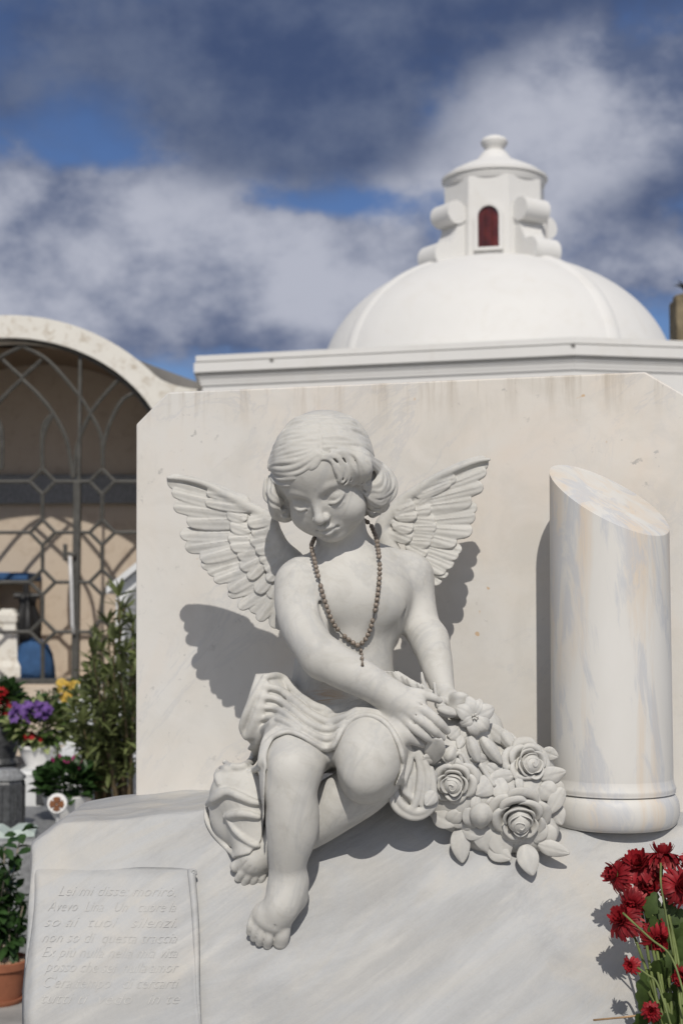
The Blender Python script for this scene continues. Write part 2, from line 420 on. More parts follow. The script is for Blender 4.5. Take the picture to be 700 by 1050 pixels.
def mat_paint(name, col, grime=(.30, .25, .19), amt=.5, scale=5):
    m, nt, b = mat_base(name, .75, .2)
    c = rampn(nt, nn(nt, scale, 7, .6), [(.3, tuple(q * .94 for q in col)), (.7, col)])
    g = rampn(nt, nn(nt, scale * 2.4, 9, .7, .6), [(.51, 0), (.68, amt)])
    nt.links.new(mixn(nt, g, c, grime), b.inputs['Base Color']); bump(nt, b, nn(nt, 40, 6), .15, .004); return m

M = {}
M['statue'] = mat_statue(); M['slab'] = mat_slab(); M['rock'] = mat_rock(); M['column'] = mat_column()
M['letter'] = plain('lettering_wash', (.455, .45, .435), .7, .12, 60)
M['white'] = mat_paint('white_limewash', (.66, .655, .64), (.56, .535, .49), .30, 2.0)
M['arch'] = mat_paint('weathered_limewash', (.66, .64, .59), (.32, .25, .17), .7, 7)
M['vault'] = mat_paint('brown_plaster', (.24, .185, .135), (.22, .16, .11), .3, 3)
M['beige'] = mat_paint('peach_plaster', (.52, .44, .355), (.36, .28, .21), .55, 4)
M['iron'] = plain('gate_iron', (.060, .058, .052), .55, .3, 20, .4)
M['steel'] = plain('galvanised_bar', (.5, .5, .5), .35, .1, 20, .5)
M['ground'] = plain('grey_paving', (.27, .26, .245), .85, .3, 7, .2, .3, .01)
M['granite'] = plain('dark_granite', (.055, .057, .06), .35, .5, 90, .5)
M['slate'] = plain('grey_granite', (.20, .205, .21), .5, .3, 70, .4)
M['tombwhite'] = plain('white_tomb_marble', (.62, .63, .63), .45, .12, 6, .3)
M['red_glass'] = plain('red_window_glass', (.085, .012, .007), .15, .5, 12, .6)
M['terracotta'] = plain('terracotta', (.26, .10, .055), .8, .2, 20, .2, .2)
M['soil'] = plain('pebbles', (.33, .22, .15), .9, .5, 120, .2, .6, .01)
M['bark'] = plain('bark', (.30, .255, .20), .85, .35, 30, .2, .5, .006)
M['stem'] = plain('woody_stem', (.13, .10, .06), .85, .3, 40, .2)
M['blue'] = plain('blue_cloth', (.035, .085, .19), .8, .25, 12, .2)
M['mint'] = plain('pale_green_marble', (.50, .58, .54), .4, .15, 20, .4)
M['porcelain'] = plain('white_ceramic', (.74, .73, .71), .3, .06, 8, .5)
M['rust'] = plain('rust_paint', (.22, .09, .04), .7, .3, 30, .3)
M['pillar'] = plain('mossy_stone', (.19, .155, .10), .9, .5, 6, .2, .6, .03)
M['roofgrey'] = plain('grey_roof', (.16, .155, .15), .9, .3, 4, .2)
M['black'] = plain('black_metal', (.018, .018, .019), .5, .2, 20, .4)
# ================================================================== the tomb in front
SLAB_A, SLAB_B = P(140, 700, 1.98), P(660, 700, 1.83)
sdir = (SLAB_B - SLAB_A) * np.array([1, 1, 0]); sdir /= np.linalg.norm(sdir)
snor = np.array([sdir[1], -sdir[0], 0.])            # towards viewer
def slabY(px):
    u = (px - 350) / F      # x = u * Y (approximately) on the slab line
    a = SLAB_A; t = (u * a[1] - a[0]) / (sdir[0] - u * sdir[1]); return a[1] + t * sdir[1]
def on_slab(px, py):
    y = slabY(px)
    for _ in range(6):
        p = P(px, py, y); t = (p - SLAB_A) @ snor; y += t * .98
    return P(px, py, y)

def build_slab():
    pts = [on_slab(139, 845), on_slab(139.5, 435), on_slab(172, 402), on_slab(661, 381), on_slab(735, 424), on_slab(742, 900)]
    pts[0][2] = pts[-1][2] = CAMZ - .29
    bm = bmesh.new(); fv = [bm.verts.new(p) for p in pts]; bv = [bm.verts.new(p - snor * .055) for p in pts]
    n = len(pts); bm.faces.new(fv); bm.faces.new(bv[::-1])
    for i in range(n): bm.faces.new((fv[i], bv[i], bv[(i + 1) % n], fv[(i + 1) % n]))
    bmesh.ops.recalc_face_normals(bm, faces=bm.faces[:])
    bmesh.ops.bevel(bm, geom=bm.edges[:], offset=.0025, segments=2, profile=.5, affect='EDGES')
    o = MB().bm(bm).build('headstone', M['slab'])
    tag(o, 'warm cream marble slab with clipped upper corners standing behind the angel', 'headstone')
build_slab()

# rock base: intersection of a few worn planes
def plane3(a, b, c, inside):
    n = np.cross(b - a, c - a); n /= np.linalg.norm(n)
    if (inside - a) @ n > 0: n = -n
    return n, a @ n
RIN = np.array([0, 1.85, CAMZ - .42])
FRONT = plane3(P(640, 858, 1.638), P(640, 1050, 1.538), P(60, 1000, 1.645), RIN)
def rockY(px, py):
    a, b = P(px, py, 1.), P(px, py, 2.); n, d = FRONT
    return 1. + (d - a @ n) / ((b - a) @ n)
def build_rock():
    zt = CAMZ - .262
    pl = [FRONT, (np.array([-.02, 0, 1.]), np.array([-.02, 0, 1.]) @ np.array([.2, 1.7, zt]), 'top'),
          plane3(P(34, 890, 1.68), P(27, 1050, 1.64), P(34, 890, 2.1), RIN),
          plane3(P(36, 866, 1.69), P(96, 822, 1.73), P(70, 838, 2.0), RIN),
          plane3(P(62, 845, 1.685), P(140, 807, 1.975), P(226, 788, 1.90), RIN), plane3(P(58, 852, 1.668), P(150, 838, 1.700), P(262, 826, 1.680), RIN),
          plane3(P(425, 925, 1.604), P(345, 872, 1.631), P(380, 1050, 1.512), RIN), plane3(P(470, 1050, 1.535), P(640, 905, 1.612), P(690, 1050, 1.515), RIN)]
    lo = np.array([P(20, 900, 1.5)[0] - .08, 1.46, CAMZ - .62]); hi = np.array([.56, 2.10, zt + .05])
    f = Field(lo, hi, .005)
    X = f.ax[0][:, None, None]; Y = f.ax[1][None, :, None]; Z = f.ax[2][None, None, :]
    d = np.full(f.n, -9., np.float32); k = .0022
    def smax(a, b):
        h = np.maximum(k - np.abs(a - b), 0) / k; return np.maximum(a, b) + h * h * k * .25
    for q in pl:
        n, c = q[:2]; v = (X * n[0] + Y * n[1] + Z * n[2] - c)
        if len(q) == 3: v = v - .052 / (1 + np.exp((X - .205) / .008)) * np.clip((Y - 1.50) / .06, 0, 1)   # the stone swells under the seated figure
        d = smax(d, v.astype(np.float32))
    d = smax(d, Y - 2.06 + 0 * X + 0 * Z); d = smax(d, X - .50 + 0 * Y + 0 * Z); d = smax(d, (CAMZ - .58) - Z + 0 * X + 0 * Y)
    # chiselled unevenness
    rs = np.random.default_rng(5)
    for _ in range(34):
        w = rs.normal(size=3) * rs.choice([14, 24, 40]); ph = rs.uniform(0, 6.28)
        d += .00055 * np.sin(X * w[0] + Y * w[1] + Z * w[2] + ph)
    f.d = d.astype(np.float32)
    V, Q = f.mesh()
    o = mesh_obj('rock_base', V, Q, M['rock'])
    tag(o, 'rough hewn pale grey marble base the angel sits on with a carved scroll at left', 'tomb base')
    return o, f
ROCK, ROCKF = build_rock()

def build_plinth():
    m = MB().box((-.36, 1.42, 0), (.6, 2.2, CAMZ - .578), .01)
    tag(m.build('tomb_plinth', M['slate']), 'grey stone tomb plinth underneath the rough marble base', 'plinth')
build_plinth()

def build_scroll():
    n, m = 60, 64; V = []
    L0, L1 = np.array([33., 887.]), np.array([22., 1075.]); R0, R1 = np.array([196., 890.]), np.array([207., 1075.])
    off = .009
    for j in range(m + 1):
        t = j / m
        for i in range(n + 1):
            s = i / n; q = (L0 * (1 - t) + L1 * t) * (1 - s) + (R0 * (1 - t) + R1 * t) * s
            lift = off + .0035 * math.sin(t * 2.6) + .002 * math.sin(s * 5 + t * 3)
            if t < .07: lift = -.004 + (lift + .004) * math.sin(t / .07 * math.pi / 2)
            if s < .05: lift = -.003 + (lift + .003) * math.sin(s / .05 * math.pi / 2)
            V.append(P(q[0] + 2.0 * math.sin(t * 7) * (1 if s < .02 or s > .98 else 0), q[1], rockY(*q) - lift))
    Fq = np.array([(j * (n + 1) + i, j * (n + 1) + i + 1, (j + 1) * (n + 1) + i + 1, (j + 1) * (n + 1) + i) for j in range(m) for i in range(n)])
    o = mesh_obj('scroll', V, Fq[:, ::-1], M['rock'], ROCK)
    s = o.modifiers.new('solid', 'SOLIDIFY'); s.thickness = .009; s.offset = -1
    # rolled edge
    e = MB(); pts = [P(196 + 11 * t + 1.3 * math.sin(t * 6), 892 + 183 * t, rockY(198, 892 + 183 * t) - off - .002) for t in np.linspace(0, 1, 24)]
    e.tube(pts, np.linspace(.0045, .0022, 24), 10)
    e.build('rolled_edge', M['rock'], o, True)
    e = MB(); c = P(198.5, 897, rockY(198, 897) - off - .004)
    e.tube([c + .0042 * (math.cos(a) * (1 - a / 14) * .7 * CX + math.sin(a) * (1 - a / 14) * 1.6 * CU) for a in np.linspace(0, 9, 40)], .0014, 6)
    e.build('curl', M['rock'], o, True)
    # incised verse, pale in the stone
    rows = [(62, 920, 'Lei mi disse: morirò,'), (52, 936, 'Avevo  Lina   Un   cuore la'), (48, 952, 'so ai  tuoi   silenzi.'), (46, 968, 'non so di  questa traccia'),
            (46, 983, 'Ex più nulla nella mia vita'), (50, 998, 'posso che sei  nulla amor'), (46, 1014, "C'era tempo   di cercarti"), (44, 1030, 'tutti ti  vedo   in te')]
    ex = (P(190, 960, rockY(190, 960)) - P(46, 960, rockY(46, 960))); ex /= np.linalg.norm(ex)
    nrm = FRONT[0]; ez = np.cross(nrm, ex) * 1.; ez = ez if ez[2] > 0 else -ez
    mb = MB(); dg = None
    for px, py, s in rows:
        cu = bpy.data.curves.new('row', 'FONT'); cu.body = s; cu.size = R(15.5, 1.65); cu.shear = .35; cu.extrude = 0; cu.resolution_u = 2; cu.offset = -.0003
        ob = bpy.data.objects.new('row', cu); COL.objects.link(ob); bpy.context.view_layer.update()
        me = bpy.data.meshes.new_from_object(ob.evaluated_get(bpy.context.evaluated_depsgraph_get()))
        xs = [v.co.x for v in me.vertices]; w = max(xs); k = R((186 if len(s) > 20 else 165) - px, 1.65) / w
        t = (py - 888) / 187
        vs = []
        for v in me.vertices:
            t = (py + 2 - 888 - v.co.y / R(1, 1.65)) / 187; sx = v.co.x * k; ss = (px - 36 + sx / R(1, 1.65)) / 160
            lift = off + .0035 * math.sin(t * 2.6) + .002 * math.sin(ss * 5 + t * 3) + .00015
            vs.append(P(px, py + 2, rockY(px, py + 2)) + ex * sx + ez * v.co.y - CV * 0 + nrm * lift + nrm * v.co.z)
        mb.add(vs, [tuple(p.vertices) for p in me.polygons])
        bpy.data.objects.remove(ob); bpy.data.curves.remove(cu); bpy.data.meshes.remove(me)
    mb.build('lettering', M['letter'], o, fix=False)
build_scroll()

# broken column
def build_column():
    Yc = 1.742; ztop = CAMZ - .262
    c = P(627.5, 842, Yc); r = R(61, Yc); b0 = np.array([c[0], Yc, ztop])
    mb = MB(); prof = []
    rb = R(67, Yc)
    for t in np.linspace(-90, 90, 13): prof.append((rb - R(9, Yc) + R(9, Yc) * math.cos(math.radians(t)), R(17, Yc) + R(17, Yc) * math.sin(math.radians(t))))
    prof = [(rb - R(9, Yc), .0)] + prof[1:-1] + [(r + R(2.2, Yc), R(34.2, Yc)), (r + R(2.0, Yc), R(36, Yc)), (r + R(2.6, Yc), R(38, Yc)), (r + R(2.0, Yc), R(40, Yc)), (r + R(.8, Yc), R(43, Yc)), (r, R(48, Yc))]
    n = 72
    mb.lathe(b0, prof, n)
    m_base = mb
    # shaft with slanted break: high on the left-back, low on the right-front
    V = []; zb = b0[2] + R(41, Yc); hi = P(566, 480, Yc)[2]; lo = P(672, 544, Yc)[2]
    def ztop_at(th): # plane through the break
        x, y = math.cos(th), math.sin(th)
        return (hi + lo) / 2 - R(25, Yc) * x + R(31, Yc) * y
    K = 24
    for j in range(K + 1):
        for k in range(n):
            th = 2 * math.pi * k / n; t = j / K; z = zb + (ztop_at(th) - zb) * t
            rr = r * (1 - .012 * t)
            V.append((b0[0] + rr * math.cos(th), b0[1] + rr * math.sin(th), z))
    Fq = [(j * n + k, j * n + (k + 1) % n, (j + 1) * n + (k + 1) % n, (j + 1) * n + k) for j in range(K) for k in range(n)]
    # small bevel and cap
    base = len(V)
    for k in range(n):
        th = 2 * math.pi * k / n; rr = r * .955
        V.append((b0[0] + rr * math.cos(th), b0[1] + rr * math.sin(th), ((ztop_at(th) - (hi + lo) / 2) * .955) + (hi + lo) / 2 + .0012))
    Fq += [(K * n + k, K * n + (k + 1) % n, base + (k + 1) % n, base + k) for k in range(n)] + [tuple(base + k for k in range(n))]
    root = empty('broken_column', b0, 'broken white marble column with slanted top and grey veins right of the angel', 'column')
    sh = MB().add(V, Fq).build('shaft', M['column'], root); autosmooth(sh, 30)
    bs = m_base.build('base', M['column'], root); autosmooth(bs, 50)
build_column()
# ================================================================== the marble angel
def T(rows, n=9):
    """tube from rows of (px, py, Y, radius in px)"""
    q = crom(np.array(rows, float), n); pts = np.array([P(a, b, c) for a, b, c, _ in q])
    return p_tube(pts, [R(r, y) for _, _, y, r in q])
def G(*prims):
    """several shapes joined with a hard crease between them"""
    lo = np.min([p[1] for p in prims], 0); hi = np.max([p[2] for p in prims], 0)
    def fn(X, Y, Z):
        v = prims[0][0](X, Y, Z)
        for p in prims[1:]: v = np.minimum(v, p[0](X, Y, Z))
        return v
    return fn, lo, hi
def E(px, py, Y, rx, ry, rz, M=None): return p_ell(P(px, py, Y), (R(rx, Y), R(rz, Y), R(ry, Y)), M)

YF = rockY(280, 955); YL = rockY(262, 885)
# ---- head frame: turned to the left of the picture, bowed, tilted
yaw, pit, rol = math.radians(20), math.radians(25.5), math.radians(12)
def frame():
    r = np.array([math.cos(yaw), 0, math.sin(yaw)]); u = np.array([-math.sin(pit) * math.sin(yaw), math.cos(pit), math.sin(pit) * math.cos(yaw)])
    f = np.array([-math.cos(pit) * math.sin(yaw), -math.sin(pit), math.cos(pit) * math.cos(yaw)])
    o = []
    for v in (r, u, f):
        x, y = v[0] * math.cos(rol) - v[1] * math.sin(rol), v[0] * math.sin(rol) + v[1] * math.cos(rol)
        o.append(x * CX + y * CU + v[2] * CV)
    return np.array(o)
HM = frame(); HC = P(330.5, 481, 1.688); HS = R(1, 1.62)
def H(r, u, f): return HC + HS * (r * HM[0] + u * HM[1] + f * HM[2])
def HE(c, rad, rot=0.):
    m = HM.copy()
    if rot: m = np.array([HM[0] * math.cos(rot) + HM[1] * math.sin(rot), -HM[0] * math.sin(rot) + HM[1] * math.cos(rot), HM[2]])
    return p_ell(H(*c), np.array(rad) * HS, m)
def HT(rows, n=5):
    q = crom(np.array(rows, float), n); return p_tube(np.array([H(a, b, c) for a, b, c, _ in q]), q[:, 3] * HS)

ARM = []
def body_prims():
    L = []
    def a(p, k=.010): L.append((p, k, 'add'))
    def s(p, k=.004): L.append((p, k, 'sub'))
    # torso
    a(E(352, 738, 1.765, 62, 52, 46), .02)                 # pelvis
    a(E(352, 690, 1.735, 51, 58, 42), .03)                 # belly
    a(E(364, 616, 1.728, 58, 54, 42), .03)                 # ribcage
    a(T([(320, 600, 1.735, 29), (362, 589, 1.745, 33), (410, 591, 1.755, 26)]), .03)  # shoulder girdle
    a(E(336, 612, 1.693, 27, 24, 18), .022); a(E(388, 613, 1.699, 26, 24, 18), .022)    # breast
    a(T([(354, 598, 1.742, 29), (353, 567, 1.735, 26), (348, 535, 1.724, 26)]), .016)  # neck
    ARM.append(len(L))
    # right arm (picture left) crossing the belly
    a(T([(309, 600, 1.722, 28), (307, 622, 1.704, 25), (312, 645, 1.678, 23), (324, 667, 1.650, 21), (332, 674, 1.640, 20.5)]), .012)
    a(T([(330, 672, 1.641, 20.5), (346, 683, 1.626, 21), (364, 692, 1.616, 20), (388, 705, 1.612, 17), (407, 716, 1.612, 14)]), .008)
    a(E(330, 681, 1.640, 15, 14, 16), .010)
    # left arm, straight down to the lilies
    a(T([(420, 592, 1.755, 25), (424, 615, 1.750, 22), (431, 640, 1.738, 19.5), (440, 657, 1.724, 18.5)]), .011)
    a(T([(440, 655, 1.724, 18.5), (444, 668, 1.714, 18), (448, 684, 1.702, 16), (453, 704, 1.690, 12.5), (455, 714, 1.684, 11.5)]), .008)
    # right hand laid on the flowers
    Yh = 1.608
    a(E(419, 725, Yh, 17, 14, 9), .009); a(T([(405, 715, 1.612, 14), (424, 727, Yh, 12)]), .008)
    a(G(T([(416, 711, Yh + .004, 7), (430, 711.5, Yh + .004, 5.6), (441, 714.5, Yh + .006, 4.8), (450, 718.5, Yh + .010, 3.4)]),
        T([(421, 720, Yh - .003, 6.6), (438, 730.5, Yh - .008, 5.6), (450, 741, Yh - .006, 5.0), (458, 749.5, Yh + .004, 3.9)]),
        T([(417, 727, Yh - .004, 6.4), (433, 739.5, Yh - .009, 5.6), (444.5, 749, Yh - .007, 5.0), (453, 756.5, Yh + .003, 3.9)]),
        T([(413, 733, Yh - .003, 6.0), (425, 746, Yh - .007, 5.2), (436, 755, Yh - .005, 4.6), (444, 761, Yh + .004, 3.6)]),
        T([(410, 738, Yh - .000, 5.4), (418, 751, Yh - .003, 4.6), (426.5, 759, Yh + .001, 4.1), (434, 764, Yh + .007, 3.3)])), .0032)
    for q in ([(428, 720.5), (440, 728)], [(426, 733), (438, 741), (450, 752)], [(420, 738), (431, 748), (442, 757)], [(414, 743), (423, 752), (433, 761)]):
        s(T([(x, y, Yh - .012 + .006 * k, 1.0) for k, (x, y) in enumerate(q)]), .0016)
    # left hand closing round the lily stem
    a(E(462, 718, 1.672, 13, 11, 10), .008)
    for i, (x, y) in enumerate(((477, 716), (478, 722), (475, 728), (470, 732))):
        a(T([(463, 716 + 3 * i, 1.665, 5.4), ((463 + x) / 2, y - 2, 1.652, 5), (x, y, 1.655, 4.3), (x - 2, y + 4, 1.665, 3.8)]), .003)
    a(T([(456, 716, 1.668, 5.5), (450, 722, 1.655, 5), (456, 727, 1.648, 4.2)]), .003)
    ARM.append(len(L))
    # thighs
    a(T([(330, 745, 1.735, 44), (308, 765, 1.655, 36), (300, 786, 1.612, 29)]), .022)
    a(T([(372, 745, 1.735, 46), (378, 760, 1.650, 39), (378, 778, 1.605, 34), (377, 792, 1.612, 31)]), .022)
    # right shin (picture left)
    a(T([(300, 788, 1.606, 28), (299, 812, 1.600, 25.5), (298, 838, YF - .034, 25.5), (297, 862, YF - .028, 23), (294.5, 890, YF - .018, 18.5), (294, 908, YF - .014, 17.5)]), .012)
    a(E(297, 790, 1.586, 18, 19, 12), .010); a(E(299, 812, 1.588, 13, 12, 9), .010); a(E(282, 808, 1.597, 10, 16, 12), .010)
    a(E(306, 840, YF - .026, 19, 32, 20), .014)
    # right foot, toes hanging down the rock
    a(T([(297, 905, YF - .014, 19), (290, 926, YF - .018, 19), (282, 941, YF - .012, 17)]), .010)
    a(E(272, 938, YF - .011, 14, 12, 11), .010)
    a(E(302, 921, YF - .006, 13, 12, 12), .010)
    tk = .0024
    a(G(T([(290, 943, YF - .014, 9.0), (289, 957, YF - .014, 8.4), (287.5, 965.5, YF - .009, 8.0)]),
        T([(277.5, 946, YF - .015, 6), (275.8, 961, YF - .016, 5.0), (274.2, 969, YF - .009, 4.6)]),
        T([(271, 944, YF - .014, 5.6), (267.8, 959, YF - .015, 4.6), (266.0, 966.5, YF - .009, 4.2)]),
        T([(265.5, 942, YF - .013, 5.2), (261.8, 954, YF - .014, 4.2), (260.2, 962, YF - .008, 3.9)]),
        T([(260.5, 940, YF - .011, 4.6), (257.0, 949, YF - .012, 3.8), (255.8, 956, YF - .007, 3.5)])), tk)
    for x0, y0, x1, y1 in ((282, 948, 280.5, 968), (274, 948, 270.2, 967), (268, 946, 264, 963), (262.5, 944, 258.6, 957)):
        s(T([(x0, y0, YF - .030, .5), ((x0 + x1) / 2, (y0 + y1) / 2, YF - .027, 1.2), (x1, y1, YF - .020, 1.3)]), .0012)
    # left shin folding back behind the right one
    a(T([(386, 794, 1.628, 28), (370, 810, 1.640, 27), (346, 824, 1.650, 28), (318, 844, YL - .022, 25), (290, 862, YL - .016, 20), (274, 870, YL - .012, 17)]), .005)
    a(E(374, 794, 1.585, 20, 20, 13), .012); a(E(371, 809, 1.597, 15, 12, 11), .010)
    # left foot
    a(T([(278, 866, YL - .010, 18), (262, 879, YL - .012, 18)]), .010); a(E(258, 885, YL - .010, 15, 13, 11), .008)
    a(G(T([(256, 877, YL - .014, 6.6), (249, 883.5, YL - .015, 5.8), (241.5, 888.5, YL - .010, 5.8)]),
        T([(255, 886, YL - .015, 5.0), (249, 894, YL - .016, 4.4), (244.5, 900.5, YL - .010, 4.2)]),
        T([(260, 889, YL - .015, 4.8), (255, 898, YL - .016, 4.1), (251, 905, YL - .010, 3.9)]),
        T([(265.5, 891, YL - .014, 4.6), (261.5, 900, YL - .015, 3.9), (258.5, 907, YL - .009, 3.7)]),
        T([(271, 892, YL - .013, 4.4), (268.6, 900, YL - .014, 3.7), (266, 907, YL - .008, 3.5)])), tk)
    for x0, y0, x1, y1 in ((254, 882, 244, 894), (257, 888, 248.5, 903), (263, 891, 255.5, 906), (268, 893, 262.5, 908)):
        s(T([(x0, y0, YL - .030, .5), ((x0 + x1) / 2, (y0 + y1) / 2, YL - .026, 1.1), (x1, y1, YL - .019, 1.2)]), .0012)
    # torso modelling: armpit creases, navel line, breast fold
    s(T([(326, 606, 1.684, .8), (329, 620, 1.676, 2.2), (334, 636, 1.668, 2.4), (339, 650, 1.660, 1.6)]), .006)
    s(T([(413, 616, 1.70, 1.2), (412, 632, 1.70, 1.9), (413, 648, 1.71, 1.4)]), .006)
    # ---------------- head
    h = lambda p, k=.006: L.append((p, k, 'add'))
    h(HE((0, 6, -4), (49, 47, 55)), .012)
    h(HE((0, -24, 12), (40, 42, 40)), .014)
    h(HE((0, 14, 20), (38, 32, 31)), .014)
    for sg in (-1, 1):
        h(HE((sg * 22, -36, 27), (19.5, 18, 18.5)), .012)
        h(HE((sg * 15, -50, 22), (17, 13, 17)), .012)
    h(HE((0, -59, 35.5), (14, 10, 12)), .012)
    h(HE((0, -46, 42), (15, 9, 10)), .008)                      # muzzle
    # eye sockets, lids, brows
    for sg in (-1, 1):
        s(HE((sg * 19, -12, 57), (13.5, 7.5, 10.5), sg * -.10), .006)
        h(HE((sg * 19, -14, 40.6), (11.0, 7.4, 8.2)), .0026)
        # upper lid: heavy rim whose lower edge is the downcast lid line
        h(HT([(sg * 9.5, -16.2, 44.5, 1.2), (sg * 14, -18.4, 48.4, 1.7), (sg * 19.5, -19.0, 49.4, 1.8), (sg * 25, -17.4, 47.2, 1.6), (sg * 29.5, -14.4, 42.5, 1.1)]), .0016)
        s(HT([(sg * 10.5, -18.8, 47.0, .7), (sg * 15, -21.2, 49.2, 1.1), (sg * 20, -21.6, 49.6, 1.15), (sg * 25, -20, 47.6, .9)]), .0010)
        h(HT([(sg * 12, -22.8, 45.5, 1.0), (sg * 19, -25.0, 46.6, 1.5), (sg * 26, -22.6, 44, 1.0)]), .0030)
        s(HT([(sg * 10, -9.0, 47.0, .6), (sg * 18, -6.2, 49.4, .9), (sg * 27, -9.2, 45.6, .6)]), .0022)
        h(HT([(sg * 6.5, -5.0, 48.5, 2.4), (sg * 16, .8, 48.0, 2.8), (sg * 26, -.4, 43.0, 2.2), (sg * 32, -6, 36.5, 1.6)]), .0055)
    # nose
    h(HT([(0, -2, 46.5, 4.6), (0, -14, 50.5, 4.2), (0, -24, 56, 4.4), (0, -29.5, 58.5, 5.0)]), .0055)
    h(HE((0, -29.8, 58.2), (5.6, 5.2, 5.8)), .003)
    for sg in (-1, 1):
        h(HE((sg * 5.9, -31.6, 53.6), (4.0, 4.0, 5.2)), .003)
        s(HE((sg * 3.2, -36.2, 56.4), (1.8, 1.9, 3.0)), .0014)
        s(HT([(sg * 9.8, -29.2, 51.5, .4), (sg * 10.4, -32.8, 51.0, .6), (sg * 8.8, -36, 51.5, .4)]), .002)
    # mouth
    h(HT([(-10, -46.4, 47.0, 1.5), (-5.5, -43.8, 51.6, 2.7), (-2, -42.6, 53.6, 2.9), (0, -43.1, 53.6, 2.7), (2, -42.6, 53.6, 2.9), (5.5, -43.8, 51.6, 2.7), (10, -46.4, 47.0, 1.5)]), .0024)
    h(HT([(-7.6, -48.8, 47.4, 1.6), (-3.8, -50.3, 51.0, 2.7), (0, -50.9, 52.0, 3.0), (3.8, -50.3, 51.0, 2.7), (7.6, -48.8, 47.4, 1.6)]), .0024)
    s(HT([(-9.6, -46.8, 49.2, .35), (-6, -46.5, 53.4, .5), (0, -46.9, 56.4, .6), (6, -46.5, 53.4, .5), (9.6, -46.8, 49.2, .35)]), .0018)
    for sg in (-1, 1): s(HE((sg * 11.4, -47.0, 47.6), (.9, .9, 1.2)), .004)
    s(HE((0, -39.6, 56.4), (1.3, 3.0, 2.0)), .002)
    s(HT([(-6, -55.0, 47.6, .7), (0, -55.6, 49.2, 1.0), (6, -55.0, 47.6, .7)]), .005)
    return L

BLO = P(224, 990, 1.55); BHI = P(480, 418, 1.55)
BF = Field((P(222, 700, 1.85)[0], 1.525, P(300, 992, 1.6)[2]), (P(486, 700, 1.85)[0], 1.835, P(300, 412, 1.72)[2]), .00125)
BPR = body_prims(); BF.run(BPR)
rs = np.random.default_rng(3)
ANGEL = empty('angel_statue', P(330, 845, 1.76), 'pale marble winged child angel seated on the rough tomb base, head bowed', 'statue')
V, Q = BF.mesh(); BODY = mesh_obj('body', V, Q, M['statue'], ANGEL)

